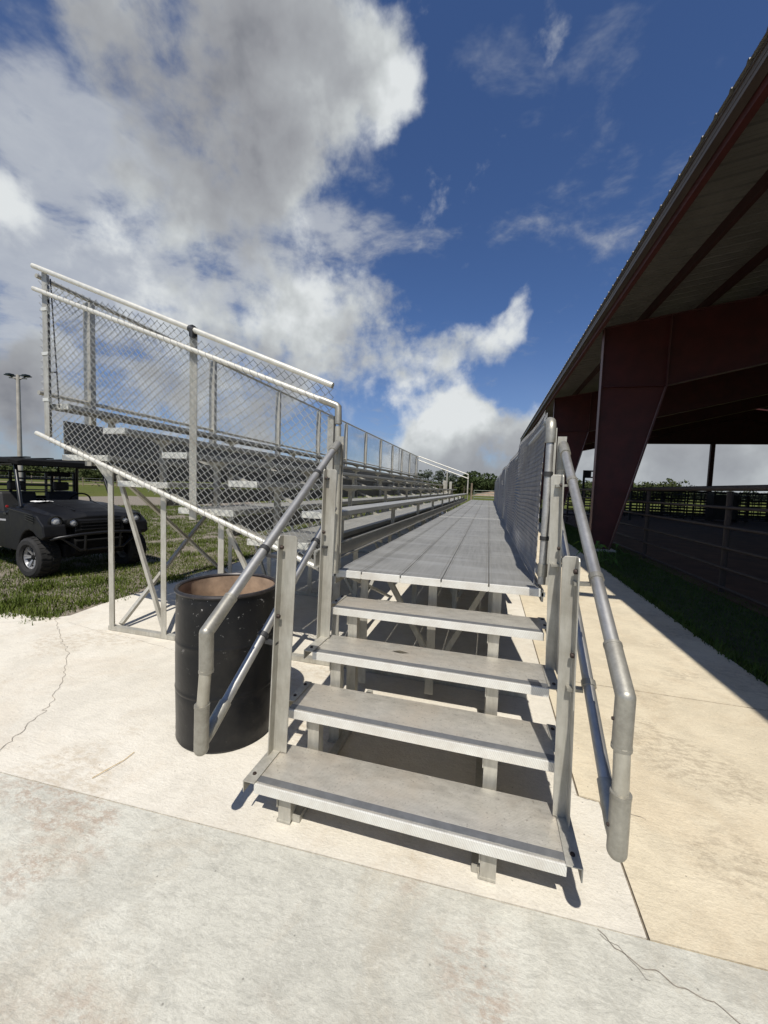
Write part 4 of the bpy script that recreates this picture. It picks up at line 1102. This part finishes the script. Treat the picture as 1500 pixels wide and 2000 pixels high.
def nz(vec, scale, detail, rough, dist=0, off=(0, 0, 0)):
    mp = t.nodes.new('ShaderNodeMapping'); mp.inputs['Location'].default_value = off; t.links.new(vec, mp.inputs[0])
    n = t.nodes.new('ShaderNodeTexNoise'); n.inputs['Scale'].default_value = scale; n.inputs['Detail'].default_value = detail; n.inputs['Roughness'].default_value = rough; n.inputs['Distortion'].default_value = dist
    t.links.new(mp.outputs[0], n.inputs['Vector']); return n.outputs['Fac']
# warp the direction a little so that blobs get ragged outlines
BLOBS = [
    (-0.6093, 0.4644, 0.6427, 0.1035, 0.8, 0.5),
    (-0.4617, 0.5497, 0.6961, 0.2164, 1.0, 0.8),
    (-0.3064, 0.6231, 0.7197, 0.2251, 1.0, 0.45),
    (-0.1908, 0.6788, 0.7091, 0.1253, 0.7, 0.0),
    (-0.5737, 0.5632, 0.5948, 0.1849, 0.9, 0.6),
    (-0.4193, 0.6563, 0.6273, 0.1941, 0.9, 0.45),
    (-0.3103, 0.6773, 0.6671, 0.1445, 0.6, 0.2),
    (-0.5166, 0.6728, 0.5295, 0.2288, 0.8, 0.5),
    (-0.7646, 0.4726, 0.4382, 0.0783, 0.9, 0.0),
    (-0.6898, 0.5956, 0.4116, 0.1922, 0.45, 0.2),
    (-0.6324, 0.6969, 0.3382, 0.1936, 0.4, 0.1),
    (-0.8477, 0.5085, 0.151, 0.1749, 1.0, 1.1),
    (-0.8395, 0.5415, 0.0448, 0.1763, 0.8, 0.8),
    (-0.8136, 0.5289, 0.2415, 0.0723, 0.6, 0.0),
    (-0.396, 0.8366, 0.3785, 0.2149, 0.85, 0.1),
    (-0.5188, 0.7829, 0.3433, 0.1706, 0.6, 0.1),
    (-0.2729, 0.8676, 0.4157, 0.1344, 0.5, 0.0),
    (-0.4305, 0.8603, 0.273, 0.2147, 0.6, 0.35),
    (-0.6294, 0.7553, 0.1826, 0.2709, 0.6, 0.5),
    (-0.7411, 0.6376, 0.2104, 0.1881, 0.45, 0.3),
    (0.0495, 0.9156, 0.3991, 0.0825, 1.05, 0.0),
    (-0.001, 0.9365, 0.3507, 0.1091, 1.05, 0.0),
    (-0.1034, 0.9441, 0.3131, 0.1195, 1.0, 0.1),
    (-0.2359, 0.9356, 0.2625, 0.1605, 0.8, 0.15),
    (-0.0687, 0.9859, 0.1525, 0.1242, 1.1, 0.0),
    (-0.1607, 0.9836, 0.0821, 0.1531, 1.0, 0.05),
    (0.0021, 0.9969, 0.0792, 0.2147, 1.1, 0.3),
    (-0.0942, 0.9955, 0.0069, 0.268, 1.0, 0.6),
    (0.1166, 0.9871, 0.11, 0.1808, 1.0, 0.2),
    (0.1234, 0.9924, 0.0021, 0.2473, 1.0, 0.6),
    (-0.274, 0.9609, 0.0397, 0.2195, 0.6, 0.2),
    (-0.5282, 0.8475, 0.0532, 0.2491, 0.4, 0.3),
    (0.2608, 0.9605, 0.0969, 0.2177, 1.0, 0.25),
    (0.3724, 0.9242, 0.0842, 0.1942, 1.0, 0.25),
    (0.4626, 0.8828, 0.0818, 0.1735, 1.0, 0.2),
    (0.3859, 0.9225, 0.012, 0.2452, 1.0, 0.4),
    (0.1717, 0.9376, 0.3023, 0.076, 0.4, 0.0),
    (-0.0036, 0.6682, 0.744, 0.1112, 0.45, 0.1),
    (0.0782, 0.6768, 0.732, 0.0884, 0.45, 0.1),
    (-0.0696, 0.9818, 0.1766, 0.0992, 0.5, -0.8),
    (-0.1367, 0.9816, 0.1332, 0.0761, 0.2, -0.4),
    (0.0405, 0.9235, 0.3815, 0.1004, 0.1, -0.4),
    (-0.7633, 0.4651, 0.4484, 0.053, 0.3, -0.6),
    (-0.1689, 0.7054, 0.6884, 0.089, 0.25, -0.4),
    (-0.405, 0.8284, 0.3869, 0.1307, 0.1, -0.4),
    (0.0, -0.9138, 0.4061, 0.9, 0.7, 0.4),  # from here down: unseen clouds, added to make ambient light and reflections greyer
    (-0.8081, -0.5051, 0.303, 0.7, 0.6, 0.4),
    (0.795, -0.4969, 0.3478, 0.7, 0.6, 0.4),
    (0.0, -0.3011, 0.9536, 0.5, 0.45, 0.3),
    (0.9045, 0.3015, 0.3015, 0.5, 0.6, 0.5),
    (-0.9476, 0.1995, 0.2494, 0.4, 0.6, 0.5)]
VEILS = [(-0.7303, 0.5257, 0.4362, 0.3213, 0.6, 0.0), (-0.6259, 0.6758, 0.3893, 0.4295, 0.62, 0.0), (-0.3539, 0.7891, 0.5021, 0.273, 0.42, 0.0), (-0.8198, 0.5323, 0.2112, 0.2505, 0.5, 0.0), (-0.2563, 0.7548, 0.6038, 0.1876, 0.35, 0.0)]
warp = t.nodes.new('ShaderNodeTexNoise'); warp.inputs['Scale'].default_value = 4.5; warp.inputs['Detail'].default_value = 3; warp.inputs['Roughness'].default_value = .6; t.links.new(dirv, warp.inputs['Vector'])
wv = t.nodes.new('ShaderNodeVectorMath'); wv.operation = 'SUBTRACT'; t.links.new(warp.outputs['Color'], wv.inputs[0]); wv.inputs[1].default_value = (.5, .5, .5)
wsca = t.nodes.new('ShaderNodeVectorMath'); wsca.operation = 'SCALE'; t.links.new(wv.outputs[0], wsca.inputs[0]); wsca.inputs['Scale'].default_value = .12
wadd = t.nodes.new('ShaderNodeVectorMath'); wadd.operation = 'ADD'; t.links.new(dirv, wadd.inputs[0]); t.links.new(wsca.outputs[0], wadd.inputs[1])
def muladd(a, k, c):
    n = t.nodes.new('ShaderNodeMath'); n.operation = 'MULTIPLY_ADD'; t.links.new(a, n.inputs[0]); n.inputs[1].default_value = k
    if isinstance(c, (int, float)): n.inputs[2].default_value = c
    else: t.links.new(c, n.inputs[2])
    return n.outputs[0]
def blob(dx, dy, dz, r):
    dn = t.nodes.new('ShaderNodeVectorMath'); dn.operation = 'DISTANCE'; t.links.new(wadd.outputs[0], dn.inputs[0]); dn.inputs[1].default_value = (dx, dy, dz)
    return maprange(dn.outputs['Value'], 0.0, r, 1.0, 0.0)
acc = 0.0; accg = 0.0
for (dx, dy, dz, r, wgt, gw) in BLOBS:
    v = blob(dx, dy, dz, r); acc = muladd(v, wgt, acc)
    if gw: accg = muladd(v, gw, accg)
acc = math_('MINIMUM', acc, 1.25)
f1 = nz(dirv, 5.0, 7, .58, .15, (3.1, .7, 1.9))
f2 = nz(dirv, 14.0, 5, .56, .1, (1.1, 5.7, 2.9))
fb = math_('ADD', math_('MULTIPLY', math_('SUBTRACT', f1, .5), 2.1), math_('MULTIPLY', math_('SUBTRACT', f2, .5), 1.5))
dens = math_('ADD', acc, math_('SUBTRACT', fb, .60))
mask = maprange(dens, -.22, .54)
# broken, streaky mid layer over the left half: mottled and half transparent
vacc = 0.0
for (dx, dy, dz, r, wgt, gw) in VEILS: vacc = muladd(blob(dx, dy, dz, r), wgt, vacc)
vn = nz(cmb.outputs[0], 3.2, 6, .60, .3, (5.3, 1.1, 0)); vn2 = nz(cmb.outputs[0], 9.0, 4, .6, .5, (1.3, 8.1, 0))
vsum = math_('ADD', math_('ADD', vacc, math_('MULTIPLY', math_('SUBTRACT', vn, .5), 2.9)), math_('MULTIPLY', math_('SUBTRACT', vn2, .5), .9))
vmask = math_('MULTIPLY', maprange(vsum, .10, .95), .86)
thick = math_('ADD', math_('MULTIPLY', accg, .62), math_('MULTIPLY', dens, .10))
veil = math_('MULTIPLY', maprange(nz(cmb.outputs[0], 1.1, 3, .55, .6, (2.0, 9.0, 0)), .55, .85), .06)
hz = maprange(sep.outputs[2], -.02, .40, 1.0, 0.0)
veil = math_('ADD', veil, math_('MULTIPLY', hz, .22))
def rampc(fac, stops):
    r = t.nodes.new('ShaderNodeValToRGB'); el = r.color_ramp.elements
    while len(el) < len(stops): el.new(.5)
    for e, (p, c) in zip(el, stops): e.position = p; e.color = (*c, 1)
    t.links.new(fac, r.inputs[0]); return r.outputs[0]
sn = math_('ADD', math_('MULTIPLY', math_('SUBTRACT', nz(dirv, 3.6, 5, .58, .1, (4, 4, 4)), .5), 1.25), math_('MULTIPLY', math_('SUBTRACT', nz(dirv, 11.0, 4, .58, .1, (7, 1, 4)), .5), .8))
shade = math_('ADD', thick, sn, True)
ccol = rampc(shade, [(0, (.74, .77, .78)), (.18, (.57, .60, .61)), (.42, (.40, .418, .44)), (.75, (.305, .315, .34)), (1, (.19, .20, .23))])
def scl(c, k):
    n = t.nodes.new('ShaderNodeVectorMath'); n.operation = 'SCALE'; t.links.new(c, n.inputs[0]); n.inputs['Scale'].default_value = k; return n.outputs[0]
ccol = scl(ccol, 1 / BS)
vcol = scl(rampc(math_('ADD', math_('SUBTRACT', 1.0, vmask), math_('MULTIPLY', math_('SUBTRACT', vn2, .5), .8), True), [(0, (.52, .55, .59)), (.5, (.40, .43, .49)), (1, (.30, .34, .42))]), 1 / BS)
skym = mixc(t, 1.0, sky.outputs[0], (.62, .76, 1.02), 'MULTIPLY')
skyv = mixc(t, veil, skym, (4.2, 4.6, 5.6))
fin = mixc(t, mask, mixc(t, vmask, skyv, vcol), ccol)
lowhz = math_('MULTIPLY', maprange(sep.outputs[2], -.01, .17, 1.0, 0.0), .32)
fin = mixc(t, lowhz, fin, tuple(x / BS for x in (.30, .34, .385)))
t.links.new(fin, bg.inputs['Color']); bg.inputs['Strength'].default_value = BS

sl = bpy.data.lights.new('sun', 'SUN'); sl.energy = 4.9; sl.angle = math.radians(.5); sl.color = (1.0, .955, .88)
so = bpy.data.objects.new('sun', sl); COL.objects.link(so)
so.rotation_euler = (-SUN).to_track_quat('-Z', 'Y').to_euler()

# ------------------------------------------------------------------ camera
cd = bpy.data.cameras.new('camera'); cam = bpy.data.objects.new('camera', cd); COL.objects.link(cam)
R = Matrix(((0.9649533, 0.0506709, -0.2574832), (0.2600591, -0.0532804, 0.9641216), (0.0351341, -0.9972932, -0.0645905)))      # rows: world axes expressed in camera axes (x right, y down, z forward)
rt = Vector((R[0][0], R[1][0], R[2][0])); dn = Vector((R[0][1], R[1][1], R[2][1])); fw = Vector((R[0][2], R[1][2], R[2][2]))
m = Matrix((( rt.x, -dn.x, -fw.x, 0), (rt.y, -dn.y, -fw.y, 0), (rt.z, -dn.z, -fw.z, 1.5), (0, 0, 0, 1)))
cam.matrix_world = m
cd.sensor_fit = 'VERTICAL'; cd.sensor_height = 24; cd.lens = 760 / 2000 * 24; cd.clip_start = .05; cd.clip_end = 6000
sc.camera = cam
sc.view_settings.view_transform = 'Standard'; sc.view_settings.look = 'None'; sc.view_settings.exposure = 0; sc.view_settings.gamma = 1
sc.render.engine = 'CYCLES'
